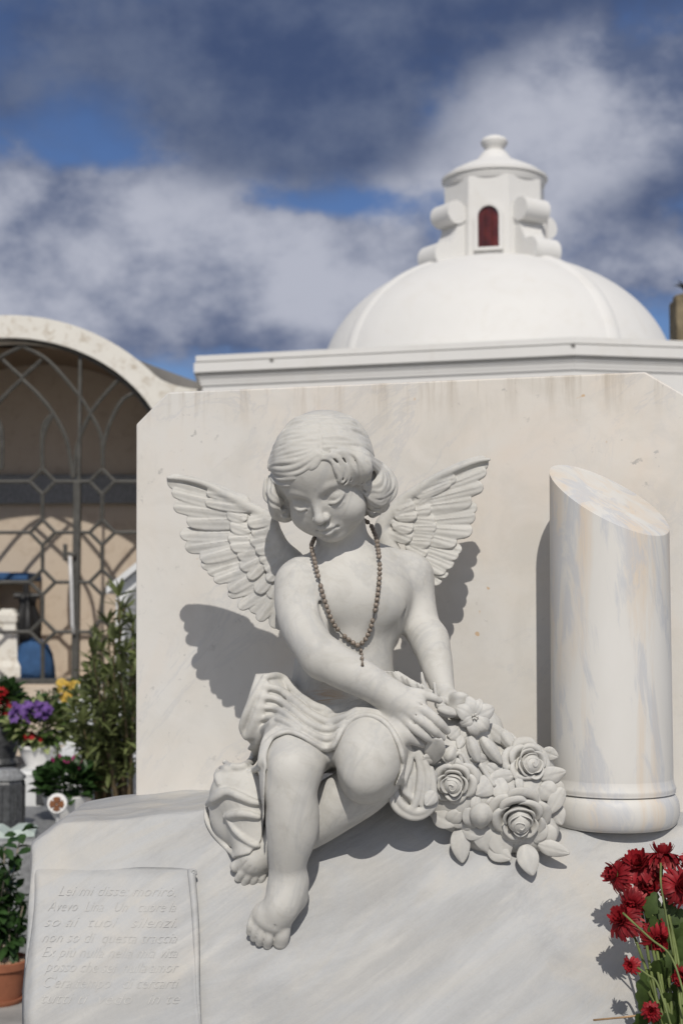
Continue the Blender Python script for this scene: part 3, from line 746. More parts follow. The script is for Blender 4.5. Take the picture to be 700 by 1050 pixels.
# ---------------- hair
def c1(x, y): return 260 + x / 4.375, 415 + y / 4.375
def build_hair():
    f = Field(P(262, 560, 1.55), P(415, 412, 1.80), .00115)
    lo = P(258, 575, 1.70); hi = P(412, 412, 1.70)
    f = Field((lo[0], 1.59, lo[2]), (hi[0], 1.785, hi[2]), .00115)
    f.op(HE((1, 7, -7), (55, 53, 59)), 0)
    # face opening
    f.op(HE((3, -34, 66), (37, 60, 46)), .003, 'sub')
    f.op(HE((0, -66, 0), (60, 30, 80)), .004, 'sub')
    for sg in (-1, 1): f.op(HE((sg * 40, -16, 4), (9, 28, 22)), .004)
    # bunches of curls at either side and the nape
    f.op(E(384, 498, 1.690, 15, 25, 24), .008); f.op(E(390, 506, 1.692, 11, 18, 20), .008); f.op(E(368, 476, 1.65, 16, 16, 14), .008)
    f.op(E(282, 508, 1.705, 8, 25, 24), .008); f.op(E(292, 527, 1.715, 11, 9, 18), .006)
    f.op(E(345, 512, 1.75, 48, 22, 16), .008)
    base = Field.__new__(Field); base.__dict__.update(f.__dict__); base.d = f.d.copy()
    rh = np.random.default_rng(8)
    def lock(pts, r0, lift=0.0, k=.0008, taper=.4, wave=1.1):
        q = crom(np.array([c1(*p) for p in pts]), 7); ys = []
        tt = np.linspace(0, 1, len(q)); dq = np.gradient(q, axis=0); dq /= np.linalg.norm(dq, axis=1)[:, None] + 1e-9
        wv = wave * np.sin(tt * rh.uniform(5, 9) + rh.uniform(0, 6)) * np.sin(np.pi * tt); q = q + np.stack([-dq[:, 1], dq[:, 0]], 1) * wv[:, None]
        r0 = r0 * rh.uniform(.72, 1.22); lift = lift + rh.uniform(-.5, .6) * (1 if r0 > 2 else .2)
        for x, y in q:
            t = base.trace(x, y); ys.append(np.nan if t is None else t)
        ys = np.array(ys)
        if np.isnan(ys).all(): return
        i = np.arange(len(ys)); ok = ~np.isnan(ys); ys = np.interp(i, i[ok], ys[ok])
        # a lock never dives: limit the slope of depth along it
        ys = np.convolve(np.pad(ys, 3, mode='edge'), np.ones(7) / 7, 'valid')
        t = np.linspace(0, 1, len(q)); rr = r0 * (taper + (1 - taper) * np.sin(np.pi * np.clip(t * .92 + .06, 0, 1)) ** .6)
        pts3 = np.array([P(x, y, yy - R(lift)) for (x, y), yy in zip(q, ys)])
        f.op(p_tube(pts3, [R(r) for r in rr]), k)
    # fringe swept to the picture's left, strand over strand
    for pts, r, li in (
        ([(302, 244), (275, 285), (240, 328), (195, 352), (140, 358), (95, 342), (78, 318)], 3.0, 1.2),
        ([(298, 236), (262, 282), (222, 316), (175, 334), (125, 336), (88, 318)], 3.2, 2.2),
        ([(294, 228), (250, 272), (205, 300), (155, 312), (108, 310), (78, 296)], 3.2, 2.4),
        ([(290, 219), (240, 256), (190, 278), (140, 286), (98, 286), (70, 292)], 3.0, 2.0),
        ([(284, 210), (228, 238), (175, 254), (128, 262), (90, 270), (66, 284)], 3.0, 1.6),
        ([(280, 200), (218, 222), (160, 232), (112, 244), (80, 260), (64, 276)], 2.8, 1.2),
        ([(276, 190), (205, 206), (150, 214), (105, 228), (78, 246)], 2.6, .8),
        ([(276, 178), (200, 190), (145, 198), (104, 212), (80, 232)], 2.2, .3),
        # left-hand curls below the fringe
        ([(66, 318), (56, 352), (60, 396), (74, 430), (96, 452)], 2.8, 1.0),
        ([(76, 330), (70, 366), (80, 404), (98, 434), (120, 452)], 2.8, 1.8),
        ([(88, 344), (88, 380), (102, 414), (124, 440), (142, 456)], 2.6, 1.6),
        ([(56, 330), (48, 372), (56, 414), (72, 446)], 2.4, .2),
        ([(72, 436), (92, 462), (122, 476), (146, 470)], 2.8, 1.2),
        ([(110, 478), (135, 500), (160, 508)], 2.6, .8),
    ): lock(pts, r, li)
    # fine strands over the crown
    for t in np.linspace(0, 1, 17):
        sx, sy = 288 + 4 * t, 205 - 158 * t; ex, ey = 66 + 58 * t ** 1.3, 264 - 138 * t
        lock([(sx, sy), (sx * .72 + ex * .28, sy * .95 + ey * .05 + 4), (sx * .38 + ex * .62, sy * .72 + ey * .28 + 2), (ex * .88 + sx * .12, ey * .72 + sy * .28), (ex, ey)], 2.5, -.15, .0006, taper=.5, wave=1.8)
    for t in np.linspace(0, 1, 15):
        sx, sy = 316 - 14 * t, 205 - 158 * t; ex, ey = 542 - 44 * t ** 1.5, 262 - 146 * t
        lock([(sx, sy), (sx * .6 + ex * .4, sy * .92 + ey * .08 - 2), (sx * .25 + ex * .75, sy * .6 + ey * .4 - 4), (ex, ey)], 2.5, -.15, .0006, taper=.5, wave=1.8)
    def bundle(pts, n, gap, r, li, hook=0):
        p = np.array(pts, float); d = np.gradient(p, axis=0); d /= np.linalg.norm(d, axis=1)[:, None]; nr = np.stack([-d[:, 1], d[:, 0]], 1)
        for k in range(n):
            o = (k - (n - 1) / 2) * gap; lock([tuple(q) for q in p + nr * o * np.linspace(.55, 1, len(p))[:, None]], r, li + .9 * (1 - abs(k - (n - 1) / 2) / n), .0007, taper=.35, wave=1.4)
    bundle([(302, 240), (338, 244), (366, 268), (380, 302), (384, 334), (374, 352)], 2, 10, 2.2, 1.6)
    bundle([(318, 226), (372, 236), (404, 268), (416, 308), (410, 344), (392, 360)], 3, 9, 2.1, 3.2)
    bundle([(346, 212), (408, 226), (440, 262), (456, 304), (448, 342), (430, 362)], 4, 8.5, 2.1, 2.2)
    bundle([(386, 204), (446, 222), (476, 256), (492, 300), (486, 340), (466, 362)], 3, 9, 2.1, 3.0)
    bundle([(286, 214), (300, 226), (306, 238)], 2, 10, 3.4, .6)
    bundle([(440, 214), (486, 238), (516, 280), (514, 322), (490, 350)], 4, 9, 2.2, 2.6)
    bundle([(470, 226), (526, 258), (562, 304), (562, 348), (526, 370), (490, 364)], 5, 8.5, 2.2, 2.8)
    bundle([(492, 230), (556, 268), (600, 318), (604, 368), (570, 400), (520, 396)], 5, 8.5, 2.2, 2.4)
    bundle([(520, 244), (586, 290), (620, 346), (618, 404), (584, 438), (530, 430)], 4, 8.5, 2.1, 1.6)
    bundle([(500, 396), (530, 430), (570, 440), (604, 420)], 4, 9, 2.1, 2.0)
    bundle([(500, 436), (532, 468), (572, 470), (604, 440)], 4, 8, 2.1, 1.4)
    bundle([(505, 468), (535, 490), (570, 486)], 2, 10, 2.4, .8)
    for ax_ in (0, 1, 2):                       # rub the strands smooth, as worn marble is
        f.d = .25 * np.roll(f.d, 1, ax_) + .5 * f.d + .25 * np.roll(f.d, -1, ax_)
    V, Q = f.mesh(); mesh_obj('hair', V, Q, M['statue'], ANGEL)
    return f
HAIRF = build_hair()

# ---------------- drapery
def c4(x, y): return 205 + x / 4.375, 680 + y / 4.375
def c5(x, y): return 330 + x / 4.375, 690 + y / 4.375
def c3(x, y): return 200 + x / 3.043, 660 + y / 3.043
def poly_sd(poly):
    poly = np.array(poly, float)
    def sd(x, y):
        d = np.full(x.shape, 1e9, np.float32); ins = np.zeros(x.shape, bool); n = len(poly)
        for i in range(n):
            a, b = poly[i], poly[(i + 1) % n]; e = b - a
            t = np.clip(((x - a[0]) * e[0] + (y - a[1]) * e[1]) / (e @ e), 0, 1)
            d = np.minimum(d, (x - a[0] - t * e[0]) ** 2 + (y - a[1] - t * e[1]) ** 2)
            c = (a[1] > y) != (b[1] > y)
            with np.errstate(divide='ignore', invalid='ignore'): xi = a[0] + (y - a[1]) / (b[1] - a[1] + 1e-12) * e[0]
            ins ^= c & (x < xi)
        return np.where(ins, -np.sqrt(d), np.sqrt(d))
    return sd
def build_drapery():
    lo, hi = P(200, 890, 1.78), P(452, 684, 1.78)
    f = Field((lo[0], 1.535, lo[2]), (hi[0], 1.80, hi[2]), .0014)
    f.run(BPR[:ARM[0]] + BPR[ARM[1]:ARM[1] + 24])
    for e in (E(259, 732, 1.715, 17, 34, 20), E(270, 720, 1.712, 24, 28, 24), E(245, 806, 1.690, 25, 19, 15), E(252, 832, 1.70, 34, 34, 16), E(264, 830, 1.675, 22, 26, 18), E(262, 852, 1.683, 18, 18, 12)): f.op(e, .02)
    hang = E(419, 796, 1.640, 24, 42, 20)
    under = f.d.copy()
    X, Y, Z = np.meshgrid(*f.ax, indexing='ij', sparse=True)
    zc = Z - CAMZ; dd = Y * CT + zc * ST
    px = (350 + F * X / dd).astype(np.float32); py = (525 - F * (-Y * ST + zc * CT) / dd + 0 * X).astype(np.float32)
    hem = [(262, 691), (276, 690), (290, 694), (305, 710), (322, 722), (340, 727), (360, 724), (384, 718), (402, 722), (420, 740), (428, 765), (428, 800), (404, 806), (413, 785), (409, 765), (400, 746), (386, 735), (370, 732), (354, 742), (347, 758), (342, 768), (332, 769), (312, 757), (295, 750), (281, 756), (273, 772), (272, 800), (271, 838), (268, 862), (256, 876), (238, 880), (212, 846), (209, 824), (219, 800), (229, 779), (248, 775), (257, 763), (246, 752), (249, 732), (256, 710)]
    reg = poly_sd(hem)(px, py) * R(1, 1.64)
    sh = f.d - .0036; k = .003
    h = np.maximum(k - np.abs(sh - reg), 0) / k; f.d = (np.maximum(sh, reg) + h * h * k * .25).astype(np.float32)
    f.d = np.maximum(f.d, (1.552 - Y + 0 * X + 0 * Z).astype(np.float32))
    f.op(hang, .004)
    base = Field.__new__(Field); base.__dict__.update(f.__dict__); base.d = f.d.copy()
    full = Field.__new__(Field); full.__dict__.update(f.__dict__); full.d = np.minimum(f.d, under)
    def fold(pts, r0, lift=0., k=.004, conv=None, taper=.5, mode='add', Y0=None):
        q = crom(np.array([conv(*p) if conv else p for p in pts], float), 6)
        ys = []
        for x, y in q:
            t = full.trace(x, y); tr = rockY(x, y)
            if t is None and y > 770: t = tr
            if Y0 is not None: t = Y0
            ys.append(np.nan if t is None else t)
        ys = np.array(ys); i = np.arange(len(ys)); ok = ~np.isnan(ys)
        if not ok.any(): return
        ys = np.interp(i, i[ok], ys[ok]); ys = np.convolve(np.pad(ys, 2, mode='edge'), np.ones(5) / 5, 'valid')
        t = np.linspace(0, 1, len(q)); rr = r0 * (taper + (1 - taper) * np.sin(np.pi * np.clip(t * .9 + .05, 0, 1)) ** .7)
        f.op(p_tube(np.array([P(x, y, yy - R(lift)) for (x, y), yy in zip(q, ys)]), [R(r) for r in rr]), k, mode)
    # swags across the lap
    fold([(292, 62), (345, 58), (385, 80), (430, 132), (495, 186), (565, 210), (640, 200), (700, 182), (760, 160)], 5.2, 3.6, .0016, c4)
    fold([(296, 104), (360, 120), (425, 172), (500, 230), (575, 262), (640, 246), (700, 212)], 4.8, 3.6, .0016, c4)
    fold([(278, 150), (345, 160), (410, 205), (480, 262), (545, 292), (610, 290), (650, 262)], 4.2, 3.0, .0016, c4)
    fold([(262, 200), (330, 200), (390, 232), (460, 290), (530, 330), (590, 336), (625, 300)], 3.6, 2.4, .0016, c4)
    fold([(255, 248), (320, 246), (380, 262), (440, 300)], 3.2, 2.0, .0016, c4)
    # hem rolls
    fold([(298, 470), (288, 420), (305, 352), (350, 318), (405, 308), (465, 330), (530, 376), (575, 388), (606, 360), (640, 300), (700, 240)], 2.6, .6, .0025, c4)
    fold([(60, 340), (78, 275), (128, 214), (196, 192), (272, 214), (328, 284), (360, 370), (356, 455), (372, 520)], 2.9, .8, .0025, c5)
    fold([(20, 250), (90, 196), (180, 166), (270, 182), (340, 240), (382, 320), (392, 400), (372, 470), (366, 520), (392, 556)], 3.6, 1.4, .003, c5)
    fold([(0, 192), (80, 152), (170, 138), (250, 150), (310, 190)], 3.6, 1.2, .004, c5)
    # the hanging loop beside the bouquet
    fold([(322, 476), (308, 540), (332, 606), (392, 644), (452, 640), (502, 596), (512, 548)], 3.8,  2.2, .002, c5, Y0=1.622)
    fold([(338, 470), (330, 535), (358, 590), (410, 622), (462, 612), (496, 560), (498, 490), (490, 430)], 4.2,  3.6, .002, c5, Y0=1.622)
    fold([(404, 352), (388, 420), (368, 480), (372, 530), (400, 562)], 3.6,  4.0, .002, c5, Y0=1.622)
    fold([(424, 362), (440, 440), (436, 520), (416, 590), (398, 612)], 4.0,  4.5, .002, c5, Y0=1.622)
    fold([(432, 352), (468, 430), (474, 510), (448, 590)], 4.4,  4.5, .002, c5, Y0=1.622)
    fold([(398, 470), (392, 520), (402, 580)], 3.0,  2.0, .002, c5, Y0=1.622)
    # cascade at the hip
    fold([(292, 66), (262, 122), (222, 196), (190, 278), (196, 318)], 4.0, 1.0, .004, c4)
    fold([(300, 92), (276, 170), (252, 240), (224, 312), (206, 330)], 4.2, 2.0, .004, c4)
    fold([(278, 220), (258, 270), (246, 318), (214, 336)], 3.6, 1.4, .004, c4)
    fold([(330, 258), (286, 300), (262, 350), (236, 430), (196, 462)], 4.6, 2.0, .004, c4)
    fold([(346, 290), (300, 336), (282, 400), (270, 460), (226, 486)], 4.2, 2.0, .004, c4)
    fold([(110, 442), (140, 462), (190, 466), (236, 440), (256, 400)], 4.0, 2.4, .003, c4)
    fold([(34, 634), (72, 606), (122, 578), (176, 596), (230, 620), (266, 628)], 4.4, 2.8, .003, c4)
    fold([(84, 540), (76, 500), (100, 470), (130, 480)], 3.2, 1.0, .004, c4)
    fold([(110, 690), (150, 678), (210, 676), (262, 690)], 3.6, 2.2, .003, c4)
    fold([(104, 540), (150, 532), (198, 540)], 3.4, 2.0, .003, c3)
    fold([(102, 552), (130, 590), (172, 622), (200, 632)], 3.0, 1.6, .003, c3)
    fold([(36, 505), (36, 545), (58, 590), (92, 630), (124, 664)], 3.0, .8, .003, c3)
    fold([(40, 500), (80, 460), (130, 470)], 3.0, 1.5, .003, c3)
    # worked carving between waist and flowers
    for i in range(9):
        x0 = 392 + i * 5.2; y0 = 683 + i * 2.6
        fold([(x0, y0), (x0 + 5, y0 + 8), (x0 + 13, y0 + 13)], 2.6, 2.0 + (i % 3), .002, Y0=1.672 - .002 * i)
    fold([(389, 682), (404, 690), (424, 702), (446, 712)], 4.0, 2.0, .003, Y0=1.675)
    fold([(394, 694), (410, 704), (428, 710)], 4.0, 2.0, .003, Y0=1.668)
    fold([(432, 690), (434, 700), (440, 712)], 2.2, 0, .002, Y0=1.672)
    V, Q = f.mesh(); mesh_obj('drapery', V, Q, M['statue'], ANGEL)
    return f
def BF_resample(f):
    q = [np.clip((f.ax[i] - BF.lo[i]) / BF.vox, 0, BF.n[i] - 1) for i in range(3)]
    ok = [((f.ax[i] >= BF.lo[i]) & (f.ax[i] <= BF.ax[i][-1])) for i in range(3)]
    d = BF.d[np.ix_(*[np.round(a).astype(int) for a in q])]
    m = ok[0][:, None, None] & ok[1][None, :, None] & ok[2][None, None, :]
    return np.where(m, d, .5).astype(np.float32)
DRAPF = build_drapery()

# ---------------- wings
def p_feather(A, B, w, th, ax, c, n):
    Ln = np.linalg.norm(B - A)
    def fn(X, Y, Z):
        x, y, z = X - A[0], Y - A[1], Z - A[2]
        s_ = x * ax[0] + y * ax[1] + z * ax[2]; q = x * c[0] + y * c[1] + z * c[2]; h = x * n[0] + y * n[1] + z * n[2]
        t = np.clip(s_ / Ln, 0, 1); wl = w * (.72 + .42 * np.sin(np.pi * np.minimum(t * .80 + .10, 1)) - .22 * t ** 4)
        e0 = np.clip(s_, w * .3, Ln - w * .85)
        d2 = np.sqrt(((s_ - e0) * .92) ** 2 + q ** 2) - wl
        hh = h + q * q / (w * 4.5) + (s_ / Ln) ** 2 * th * .4 + .00032 * np.cos(q / w * 8.5 + (s_ / Ln) * 2)
        a = d2 + th * .5; b = np.abs(hh) - th + th * .5
        return np.minimum(np.maximum(a, b), 0) + np.sqrt(np.maximum(a, 0) ** 2 + np.maximum(b, 0) ** 2) - th * .5
    e = w * 1.3 + th * 2
    return fn, np.minimum(A, B) - e, np.maximum(A, B) + e
def wing(conv, lead, rows, Yroot, Ytip, xroot, xtip, flip):
    """rows: lists of (root x, y, tip x, y, half width, layer) in crop coordinates"""
    def depth(x): return Yroot + (Ytip - Yroot) * np.clip((x - xroot) / (xtip - xroot), -.2, 1.1)
    allp = np.array([conv(*p[:2]) for p in lead] + [conv(*r[2:4]) for r in rows])
    lo = P(allp[:, 0].min() - 8, allp[:, 1].max() + 12, 1.8); hi = P(allp[:, 0].max() + 60, allp[:, 1].min() - 8, 1.8)
    if not flip: lo = P(allp[:, 0].min() - 60, allp[:, 1].max() + 12, 1.8); hi = P(allp[:, 0].max() + 8, allp[:, 1].min() - 8, 1.8)
    f = Field((lo[0], min(Yroot, Ytip) - .04, lo[2]), (hi[0], max(Yroot, Ytip) + .03, hi[2]), .00115)
    rw = np.random.default_rng(4)
    for rx, ry, tx, ty, hw, lay in rows:
        tx += rw.normal() * 5; ty += rw.normal() * 5; hw *= rw.uniform(.85, 1.2); lay += rw.uniform(-.25, .25)
        a, b = conv(rx, ry), conv(tx, ty)
        ya, yb = depth(a[0]) - R(lay * 3.0) , depth(b[0]) - R(lay * 3.0)
        A, B = P(*a, ya), P(*b, yb)
        ax = B - A; Ln = np.linalg.norm(ax); ax /= Ln
        n = CV - (CV @ ax) * ax; n /= np.linalg.norm(n); c = np.cross(n, ax)
        # each feather tilts like a roof tile over the next one
        tl = (.25 + .06 * rw.normal()) * (-1 if flip else 1); n2 = n * math.cos(tl) + c * math.sin(tl); c2 = np.cross(n2, ax)
        w = R(hw * 1.3 / SC); f.op(p_feather(A, B, w, R(1.6), ax, c2, n2), .0003)
        f.op(p_tube(np.array([A + ax * Ln * .1 + n2 * R(1.9), A + ax * Ln * .55 + n2 * R(1.7), B - ax * Ln * .10 + n2 * R(.9)]), [R(.5), R(.5), R(.3)]), .0016)
    q = crom(np.array(lead, float), 6); pts = []; rr = []
    for x, y, r in q:
        a = conv(x, y); pts.append(P(*a, depth(a[0]) - R(3))); rr.append(R(r / SC))
    f.op(p_tube(np.array(pts), rr), .004)
    V, Q = f.mesh(); mesh_obj('wing', V, Q, M['statue'], ANGEL)
SC = 4.667
def cw(x, y): return 160 + x / 4.667, 480 + y / 4.667
rowsL = []
for (rx, ry), tips, hw in (((400, 185), [(52, 50), (70, 112), (76, 172), (128, 258)], 34), ((430, 330), [(112, 318), (142, 378), (205, 430)], 32),
                           ((480, 420), [(205, 462), (238, 496), (274, 540), (342, 584)], 30), ((560, 540), [(336, 616), (392, 672), (446, 690), (488, 740), (556, 774), (602, 790)], 28)):
    for i, (tx, ty) in enumerate(tips): rowsL.append((rx + 8 * i, ry + 26 * i - 20, tx, ty, hw, 0 + .25 * i))
for (rx, ry, tx, ty, hw) in ((430, 150, 225, 120, 22), (440, 190, 240, 168, 22), (420, 235, 340, 205, 26), (440, 290, 346, 262, 28), (450, 330, 334, 330, 28), (470, 360, 348, 376, 28), (480, 395, 382, 418, 26), (500, 430, 402, 476, 26), (520, 450, 438, 520, 26), (540, 520, 470, 590, 26), (580, 560, 540, 620, 24)):
    rowsL.append((rx, ry, tx, ty, hw, 1.5))
for (rx, ry, tx, ty, hw) in ((540, 240, 446, 262, 26), (550, 290, 448, 312, 26), (560, 330, 446, 350, 26), (570, 370, 466, 396, 26), (580, 400, 494, 444, 26), (600, 430, 514, 492, 26), (600, 480, 540, 540, 26)):
    rowsL.append((rx, ry, tx, ty, hw, 2.8))
wing(cw, [(60, 46, 10), (150, 54, 14), (240, 78, 17), (340, 128, 22), (450, 186, 27), (540, 240, 34), (566, 310, 40), (600, 380, 46), (660, 440, 52)], rowsL, 1.772, 1.788, 290, 172, True)
SC = 5.0
def cr(x, y): return 380 + x / 5, 460 + y / 5
rowsR = []
for (rx, ry), tips, hw in (((250, 235), [(608, 56), (596, 112), (580, 182), (512, 272)], 36), ((250, 360), [(552, 300), (550, 345), (528, 420), (440, 480)], 34),
                           ((230, 470), [(466, 520), (456, 556), (430, 598), (384, 642)], 32), ((220, 560), [(398, 655), (362, 694), (322, 724)], 30)):
    for i, (tx, ty) in enumerate(tips): rowsR.append((rx - 10 * i, ry + 26 * i - 10, tx, ty, hw, 0 + .25 * i))
for (rx, ry, tx, ty, hw) in ((250, 210, 430, 150, 24), (250, 240, 420, 180, 24), (230, 290, 300, 228, 26), (220, 320, 318, 312, 30), (220, 360, 334, 360, 30), (220, 400, 334, 396, 30), (220, 430, 322, 436, 30), (210, 470, 310, 480, 28), (200, 500, 290, 540, 28)):
    rowsR.append((rx, ry, tx, ty, hw, 1.5))
for (rx, ry, tx, ty, hw) in ((140, 320, 232, 282, 26), (140, 350, 240, 330, 26), (130, 390, 216, 400, 28), (120, 430, 214, 456, 28), (130, 400, 180, 392, 24)):
    rowsR.append((rx, ry, tx, ty, hw, 2.8))
wing(cr, [(604, 56, 10), (540, 66, 15), (450, 98, 20), (340, 148, 25), (230, 218, 30), (150, 280, 36), (90, 350, 44), (62, 410, 50), (80, 480, 54), (120, 560, 56)], rowsR, 1.80, 1.765, 400, 500, False)
# ---------------- carved bouquet on the angel's left
def build_mound():
    lo, hi = P(392, 905, 1.74), P(592, 700, 1.74)
    f = Field((lo[0], 1.53, lo[2]), (hi[0], 1.79, hi[2]), .0016)
    for e in (E(462, 775, 1.682, 44, 44, 44), E(480, 815, 1.668, 46, 40, 32), E(528, 822, 1.672, 42, 42, 30), E(530, 790, 1.692, 38, 32, 32),
              E(490, 752, 1.70, 26, 28, 26), E(538, 852, 1.658, 34, 22, 20), E(500, 856, 1.660, 26, 18, 14)): f.op(e, .015)
    return f
MOUNDF = build_mound()
def surf(px, py, default=None):
    c = [t for t in (MOUNDF.trace(px, py), DRAPF.trace(px, py), BF.trace(px, py), rockY(px, py) if 846 < py else None) if t is not None]
    return min(c) if c else (default or slabY(px) - .02)
def surfn(px, py):
    y = surf(px, py); a = P(px, py, y); b = P(px + 3, py, surf(px + 3, py)); c = P(px, py + 3, surf(px, py + 3))
    n = np.cross(b - a, c - a); n /= np.linalg.norm(n); return n if n @ CV > 0 else -n
V, Q = MOUNDF.mesh(); BOUQ = mesh_obj('bouquet', V, Q, M['statue'], ANGEL)
rb = np.random.default_rng(21)

def leaf(bx, by, tx, ty, hw, lb=1.5, lt=3.0, curl=.25, name='leaf', mat=None, parent=None, th=1.6, ycap=None):
    yb, yt = surf(bx, by), surf(tx, ty)
    if ycap is not None: yb, yt = min(yb, ycap), min(yt, ycap)
    if abs(yb - yt) > .04: yb = yt = min(yb, yt)
    ym = surf((bx + tx) / 2, (by + ty) / 2)
    A, B = P(bx, by, yb - R(lb)), P(tx, ty, yt - R(lt)); L = np.linalg.norm(B - A); ax = (B - A) / L
    n = CV - (CV @ ax) * ax; n /= np.linalg.norm(n); c = np.cross(n, ax)
    ymid = P((bx + tx) / 2, (by + ty) / 2, min(ym, (yb + yt) / 2) - R(lb + 2.5)); lift = max(0, (ymid - (A + B) / 2) @ n)
    N, K = 12, 8; w = R(hw); V = []; ph = rb.uniform(0, 6)
    for i in range(N + 1):
        t = i / N; ww = w * (math.sin(math.pi * min(.03 + t * .97, 1) ** .82) ** .75) + R(.35)
        for j in range(K + 1):
            s = j / K * 2 - 1
            h = lift * math.sin(math.pi * t) + curl * w * (abs(s) ** 1.6 - .25) * -1 * (1 - .3 * t) + .05 * w * math.sin(t * 9 + ph) * s
            if abs(s) < .15: h -= R(.9)
            V.append(A + ax * L * t + c * ww * s + n * h)
    Fq = np.array([(i * (K + 1) + j, i * (K + 1) + j + 1, (i + 1) * (K + 1) + j + 1, (i + 1) * (K + 1) + j) for i in range(N) for j in range(K)])
    o = mesh_obj(name, V, Fq, mat or M['statue'], parent or BOUQ); solid(o, R(th), 1, 0); return o

def petal_sheet(mb, C, n, e1, phi, half, r0, r1, h0, h1, curl, N=8, K=10, wob=.0):
    e2 = np.cross(n, e1); V = []
    for i in range(N + 1):
        t = i / N; rr = r0 + (r1 - r0) * t ** .8 + curl[0] * t ** 4; hh = h0 + (h1 - h0) * math.sin(t * math.pi / 2) - curl[1] * t ** 4
        for j in range(K + 1):
            s = j / K * 2 - 1; edge = 1 - .22 * abs(s) ** 3 * t
            a = phi + s * half * (.55 + .45 * math.sin(math.pi * min(.25 + .6 * t, 1)))
            q = rr * edge + wob * math.sin(5 * s + phi * 3) * t
            V.append(C + n * (h0 + (hh - h0) * edge) + q * (math.cos(a) * e1 + math.sin(a) * e2))
    mb.add(V, [(i * (K + 1) + j, i * (K + 1) + j + 1, (i + 1) * (K + 1) + j + 1, (i + 1) * (K + 1) + j) for i in range(N) for j in range(K)])

def rose(px, py, rad, tilt=(0, 0), lift=8, seed=0, spin=0.):
    rg = np.random.default_rng(seed); C = P(px, py, surf(px, py) - R(lift - 8)); r = R(rad)
    n = CV + CX * tilt[0] + CU * tilt[1]; n /= np.linalg.norm(n)
    e1 = np.cross(CU, n); e1 /= np.linalg.norm(e1); mb = MB()
    # heart: a tight spiral
    V = []; N = 46
    for i in range(N + 1):
        a = spin + i / N * 8.2; rr = r * (.06 + .24 * i / N) * (1 + .10 * math.sin(3 * a))
        for t, dh, dr in ((0, -.15, .05), (.5, .22, .04), (1, .50 - .16 * i / N, -.015)):
            V.append(C + n * r * (.12 + dh) + (rr + r * dr) * (math.cos(a) * e1 + math.sin(a) * np.cross(n, e1)))
    mb.add(V, [(3 * i + k, 3 * i + k + 1, 3 * i + k + 4, 3 * i + k + 3) for i in range(N) for k in range(2)])
    bm = bmesh.new(); bmesh.ops.create_uvsphere(bm, u_segments=16, v_segments=10, radius=r * .44)
    for v in bm.verts: v.co = Vector(C + n * r * .10) + v.co
    core = MB().bm(bm).build('rose_heart', M['statue'], None, True)
    for m_, (half, r0, r1, h0, h1, cu) in ((3, (1.25, .30, .44, -.30, .48, (.02, .02))), (4, (1.02, .38, .62, -.32, .36, (.05, .07))), (5, (.92, .44, .82, -.36, .20, (.12, .16))), (5, (.88, .46, 1.0, -.42, .0, (.12, .18)))):
        o = rg.uniform(0, 6.28)
        for k in range(m_):
            j = rg.uniform(.92, 1.08)
            petal_sheet(mb, C, n, e1, o + k * 2 * math.pi / m_ + rg.uniform(-.12, .12), half, r * r0, r * r1 * j, r * h0, r * h1 * rg.uniform(.9, 1.1), (r * cu[0], r * cu[1] * j), wob=r * .02)
    o = mb.build('rose', M['statue'], BOUQ, True, False); solid(o, R(1.5), 1, 0)
    core.parent = o; core.matrix_parent_inverse.identity(); core.data.transform(Matrix.Translation(-Vector(ANGEL.location)))
    return o
def bud(bx, by, tx, ty, hw, lift=5, name='bud', grooves=4):
    A, B = P(bx, by, surf(bx, by) - R(lift)), P(tx, ty, surf(tx, ty) - R(lift)); ax = B - A; V = []
    L = np.linalg.norm(ax); ax /= L; n = CV - (CV @ ax) * ax; n /= np.linalg.norm(n); c = np.cross(n, ax); N, K = 14, 24; w = R(hw)
    for i in range(N + 1):
        t = i / N; rr = w * math.sin(math.pi * (.04 + .92 * t) ** .85) ** .7
        for j in range(K):
            a = 2 * math.pi * j / K + .5 * t; q = rr * (1 - .16 * abs(math.sin(grooves / 2 * a)) ** 6 * 1.0)
            V.append(A + ax * L * t + q * (math.cos(a) * c + math.sin(a) * n * .85))
    Fq = [(i * K + j, i * K + (j + 1) % K, (i + 1) * K + (j + 1) % K, (i + 1) * K + j) for i in range(N) for j in range(K)] + [tuple(range(K))[::-1], tuple(N * K + j for j in range(K))]
    return MB().add(V, Fq).build(name, M['statue'], BOUQ, True)
def stem(pts, r, lift=3):
    q = crom(np.array(pts, float), 5)
    ys = np.array([surf(x, y) for x, y in q]); ys = np.convolve(np.pad(ys, 2, mode='edge'), np.ones(5) / 5, 'valid')
    return MB().tube([P(x, y, yy - R(lift)) for (x, y), yy in zip(q, ys)], np.linspace(R(r), R(r * .75), len(q)), 10).build('stem', M['statue'], BOUQ, True)

